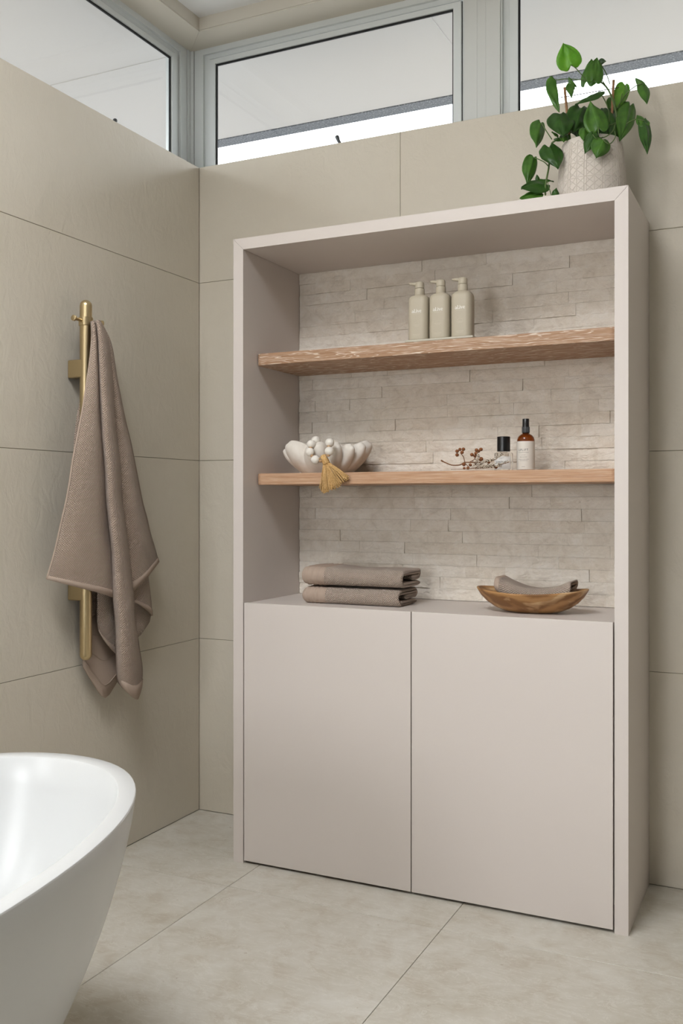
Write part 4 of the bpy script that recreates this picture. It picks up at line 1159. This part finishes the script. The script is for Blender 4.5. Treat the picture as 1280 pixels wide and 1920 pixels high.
for i in range(12):
    for off in (-.035, .035): m.tube([onpot(i * da + off, .008 + (PT - .02) * j / 10) for j in range(11)], .0009, 4)
    for j in range(nzr):
        z0_ = .010 + j * dz; a0 = i * da; am_, zm = a0 + da / 2, z0_ + dz / 2
        for (a1, z1, a2, z2) in ((a0, z0_, a0 + da, z0_ + dz), (a0, z0_ + dz, a0 + da, z0_), (a0 + da / 2, z0_, a0 + da / 2, z0_ + dz), (a0, zm, a0 + da, zm),
                                 (a0, zm, am_, z0_ + dz), (am_, z0_ + dz, a0 + da, zm), (a0 + da, zm, am_, z0_), (am_, z0_, a0, zm)):
            m.tube([onpot(a1 + (a2 - a1) * q / 4, z1 + (z2 - z1) * q / 4) for q in range(5)], .0007, 4)
m.obj('relief_pattern', M_POT, pot)
m = MB(); m.lathe((QX, QY, CH + PT - .024), [(RT - .0075, 0), (.03, .006), (.002, .008)], 40); m.obj('soil', M_SOIL, pp, True)
VIEW = Vector((.43, -.9, -.25)).normalized()
def leaf(B, T, w, n=None, fold=.35, bend=.18, mat=0, skew=0.0, twist=0.0):
    B, T = Vector(B), Vector(T); w *= .00122
    ax = T - B; L = ax.length; ax.normalize()
    nn = Vector(n) if n is not None else VIEW.copy()
    side = ax.cross(nn).normalized(); nn = side.cross(ax).normalized()
    prof_ = [(0, .60), (.05, .80), (.10, .90), (.18, .97), (.30, 1.0), (.42, .96), (.55, .83), (.67, .64), (.78, .44), (.88, .24), (.95, .11), (1, .015)]
    NA = 7
    rows, uv = [], []
    for s, hw in prof_:
        row = []
        for j in range(-NA, NA + 1):
            t = j / NA
            y = t * hw * w / 2
            back = -.20 * L * (1 - (1 - min(1, abs(t) * 1.25)) ** 2) * (1 - s) ** 2.6 * (1 - .35 * abs(t) ** 3)
            along = s * L + back
            up = -abs(y) * math.tan(fold) - bend * L * (along / L - .35) ** 2 + .012 * w * 10 * noise.noise(Vector((s * 3, t * 2.2, B.x * 90)))
            y += skew * along * along / L
            tw_ = twist * s
            yy = y * cos(tw_) - up * sin(tw_); uu = y * sin(tw_) + up * cos(tw_)
            row.append(B + ax * along + side * yy + nn * uu); uv.append((s, t))
        rows.append(row)
    m = MB(); m.grid(rows)
    o = m.obj('leaf', M_LEAF[mat], pp, True, uvs=uv, recalc=False)
    q = o.modifiers.new('thickness', 'SOLIDIFY'); q.thickness = .0006; q.offset = 0
    return o
UP = (.25, -.6, .6)
# each: base, tip, width in mm
leaf((1.2960, -0.2150, 2.1745), (1.2789, -0.2250, 2.2319), 54, None, .16, .10, 2)
leaf((1.3579, -0.2250, 2.1228), (1.3627, -0.2150, 2.1820), 40, None, .25, .14, 1)
leaf((1.3307, -0.1900, 2.1349), (1.3421, -0.1850, 2.1944), 44, (-.25, -.9, .1), .45, .12, 1)
leaf((1.3630, -0.1800, 2.1827), (1.3757, -0.1600, 2.1912), 14, (.2, -.7, -.6), .3, .1, 0)
leaf((1.2552, -0.2000, 2.1494), (1.2651, -0.2250, 2.0600), 34, (.9, -.6, .1), .75, .14, 1, -.10)
leaf((1.3039, -0.2000, 2.1291), (1.3009, -0.2250, 2.0854), 24, (.95, -.4, .1), .8, .1, 1)
leaf((1.3039, -0.2000, 2.1235), (1.2894, -0.2100, 2.1473), 16, (.6, -.8, .1), .6, .1, 1)
leaf((1.3626, -0.2000, 2.0988), (1.3120, -0.2450, 2.0608), 34, (.0, -.55, .8), .35, .16, 0)
leaf((1.2658, -0.2100, 2.0556), (1.2858, -0.2500, 1.9842), 58, (.30, -.85, .35), .30, .20, 0)
leaf((1.3153, -0.1750, 2.0751), (1.3029, -0.2150, 2.0017), 52, (.45, -.85, .2), .35, .18, 0)
leaf((1.3720, -0.2500, 1.9888), (1.3491, -0.2350, 2.0660), 50, (.30, -.95, .1), .30, .12, 1)
leaf((1.2156, -0.2000, 2.0454), (1.2057, -0.2400, 1.9771), 36, (.75, -.7, .3), .65, .22, 1, -.15)
leaf((1.2475, -0.2450, 1.9618), (1.2756, -0.2650, 1.8975), 50, (.35, -.85, .4), .28, .20, 0)
leaf((1.1980, -0.2150, 1.9488), (1.1844, -0.2450, 1.8769), 34, (.7, -.7, .25), .55, .22, 1, -.10)
leaf((1.2312, -0.2350, 1.8718), (1.1811, -0.2750, 1.8560), 46, (.35, -.75, .65), .25, .10, 0)
leaf((1.2196, -0.2450, 1.8455), (1.1760, -0.2720, 1.8299), 34, (.35, -.75, .65), .25, .05, 1)
leaf((1.2076, -0.1850, 1.9015), (1.2435, -0.1800, 1.8936), 22, (.1, -.5, .85), .35, .2, 0)
leaf((1.2056, -0.2000, 1.8930), (1.2028, -0.2000, 1.9090), 10, None, .35, .2, 0)
leaf((1.2627, -0.2450, 1.8327), (1.2643, -0.2400, 1.8532), 16, None, .35, .1, 0)
leaf((1.3602, -0.2580, 1.9691), (1.3426, -0.2700, 1.9208), 27, (.2, -.95, .25), .4, .15, 0)
leaf((1.3853, -0.2580, 1.9516), (1.3727, -0.2750, 1.9051), 40, (.4, -.85, .35), .35, .28, 1)
leaf((1.2589, -0.2100, 2.0024), (1.2484, -0.2250, 2.0059), 20, UP, .3, .1, 1)
leaf((1.2695, -0.2200, 1.9889), (1.2602, -0.2400, 1.9766), 22, UP, .3, .1, 0)
leaf((1.2811, -0.2100, 1.9987), (1.2825, -0.2350, 1.9720), 24, UP, .3, .1, 1)
leaf((1.4182, -0.1300, 2.1323), (1.4038, -0.1500, 2.0687), 34, (.6, -.8, .1), .4, .14, 2)
leaf((1.4662, -0.1550, 2.1176), (1.4875, -0.1750, 2.0596), 24, (.35, -.9, .3), .5, .22, 1, .1)
leaf((1.4662, -0.1550, 2.1176), (1.4469, -0.1500, 2.1398), 15, (.1, -.9, .3), .6, .1, 1)
leaf((1.4765, -0.1900, 2.0059), (1.4955, -0.2250, 1.9129), 27, (.45, -.85, .3), .45, .14, 0, .06)
leaf((1.4778, -0.1900, 2.0016), (1.4559, -0.1750, 2.0339), 26, (.1, -.6, .8), .3, .2, 1)
leaf((1.4333, -0.1400, 2.0728), (1.4202, -0.2000, 1.9670), 42, (.55, -.8, .2), .40, .14, 1)
leaf((1.3793, -0.1500, 2.0689), (1.4025, -0.1900, 1.9883), 46, (.45, -.85, .2), .3, .2, 0)
leaf((1.3647, -0.1600, 2.0580), (1.3882, -0.2000, 1.9804), 46, (.2, -.9, .2), .3, .2, 0)
leaf((1.4082, -0.1600, 2.0324), (1.4033, -0.2100, 1.9568), 34, (.5, -.8, .2), .4, .2, 0)
leaf((1.3356, -0.2350, 1.9975), (1.3384, -0.2620, 1.9592), 24, UP, .4, .2, 1)
leaf((1.3878, -0.1200, 2.1066), (1.4060, -0.1300, 2.0477), 34, (.4, -.85, .2), .4, .15, 1)
leaf((1.3427, -0.1600, 2.0534), (1.3613, -0.2000, 1.9917), 44, (.2, -.9, .3), .3, .2, 0)
leaf((1.3046, -0.1500, 2.0580), (1.3121, -0.2000, 1.9915), 44, (.2, -.9, .3), .3, .2, 0)
# stems and leaf stalks
sg = MB()
def stalk(pts, r=.0013): sg.tube(catmull(pts, 14), r, 6)
stalk([(1.3964, -0.1700, 1.9797), (1.4037, -0.1650, 2.0245), (1.3983, -0.1650, 2.0669), (1.3856, -0.1700, 2.1061), (1.3684, -0.1800, 2.1290), (1.3485, -0.1900, 2.1343)], .0027)
stalk([(1.3543, -0.2200, 2.1227), (1.3653, -0.2000, 2.1341), (1.3765, -0.1800, 2.1233)], .0012)
stalk([(1.3630, -0.1800, 2.1827), (1.3775, -0.1700, 2.1548), (1.3861, -0.1650, 2.1274)])
stalk([(1.2960, -0.2150, 2.1745), (1.3060, -0.2100, 2.1677), (1.3214, -0.2050, 2.1487), (1.3341, -0.2000, 2.1345)], .0012)
stalk([(1.2552, -0.2000, 2.1494), (1.2789, -0.2000, 2.1477), (1.3056, -0.1950, 2.1432), (1.3376, -0.1900, 2.1350)], .0012)
stalk([(1.3626, -0.2000, 2.0988), (1.3729, -0.1900, 2.0870), (1.3847, -0.1800, 2.0569), (1.3856, -0.1700, 2.0258)], .0012)
stalk([(1.4662, -0.1550, 2.1176), (1.4477, -0.1550, 2.1142), (1.4201, -0.1500, 2.0964), (1.4006, -0.1550, 2.0633)])
stalk([(1.4752, -0.1900, 2.0088), (1.4514, -0.1800, 2.0192), (1.4260, -0.1700, 2.0134), (1.4064, -0.1650, 1.9991)], .0016)
stalk([(1.3720, -0.2500, 1.9888), (1.3733, -0.2500, 1.9724), (1.3737, -0.2450, 1.9633), (1.3891, -0.2350, 1.9669), (1.4050, -0.2200, 1.9857), (1.4056, -0.2000, 2.0117)], .0013)
stalk([(1.3829, -0.2300, 1.9967), (1.3984, -0.2200, 2.0004), (1.4056, -0.2000, 2.0117)], .0012)
stalk([(1.3853, -0.2580, 1.9516), (1.4005, -0.2550, 1.9394), (1.4115, -0.2350, 1.9605), (1.4059, -0.2100, 1.9863)], .0013)
stalk([(1.3602, -0.2580, 1.9691), (1.3695, -0.2580, 1.9568), (1.3821, -0.2400, 1.9650)], .0011)
stalk([(1.2156, -0.2000, 2.0426), (1.2308, -0.2100, 2.0154), (1.2472, -0.2200, 1.9883)], .0013)
stalk([(1.2845, -0.2000, 1.9960), (1.2684, -0.2150, 1.9852), (1.2488, -0.2150, 1.9828), (1.2404, -0.2150, 1.9576), (1.2414, -0.2250, 1.9193), (1.2382, -0.2350, 1.8861), (1.2352, -0.2400, 1.8601), (1.2357, -0.2420, 1.8372)], .0026)
stalk([(1.1980, -0.2150, 1.9502), (1.2147, -0.2250, 1.9388), (1.2312, -0.2350, 1.9261), (1.2443, -0.2430, 1.9105)], .0014)
stalk([(1.2406, -0.2450, 1.8744), (1.2468, -0.2480, 1.8533), (1.2529, -0.2500, 1.8326)], .0012)
stalk([(1.2658, -0.2100, 2.0556), (1.2761, -0.2000, 2.0337), (1.2907, -0.1900, 2.0068)], .0013)
stalk([(1.4182, -0.1300, 2.1323), (1.4117, -0.1400, 2.1017), (1.4038, -0.1500, 2.0506), (1.3996, -0.1650, 1.9975)], .0013)
stalk([(1.4333, -0.1400, 2.0728), (1.4174, -0.1500, 2.0344), (1.4023, -0.1650, 1.9942)], .0013)
sg.obj('stem', M_STEM, pp, True)
for pts in ([(1.2717, -0.1800, 2.1345), (1.2829, -0.1800, 2.0172)], [(1.3930, -0.1500, 2.1431), (1.3862, -0.1500, 2.0104)]):
    a, b = Vector(pts[0]), Vector(pts[1]); b = b + (b - a) * .35
    m = MB(); m.tube([a, a.lerp(b, .3), a.lerp(b, .32), a.lerp(b, .34), b], [.0034, .0034, .0038, .0034, .0034], 8); m.obj('stake', M_BAMBOO, pp, True)
m = MB(); m.tube([Vector(q) for q in [(1.2595, -0.1760, 2.1115), (1.3065, -0.1660, 2.1152), (1.3534, -0.1580, 2.1181), (1.4059, -0.1460, 2.1228)]], .0011, 6); m.obj('cross_tie', M_STEMB, pp, True)
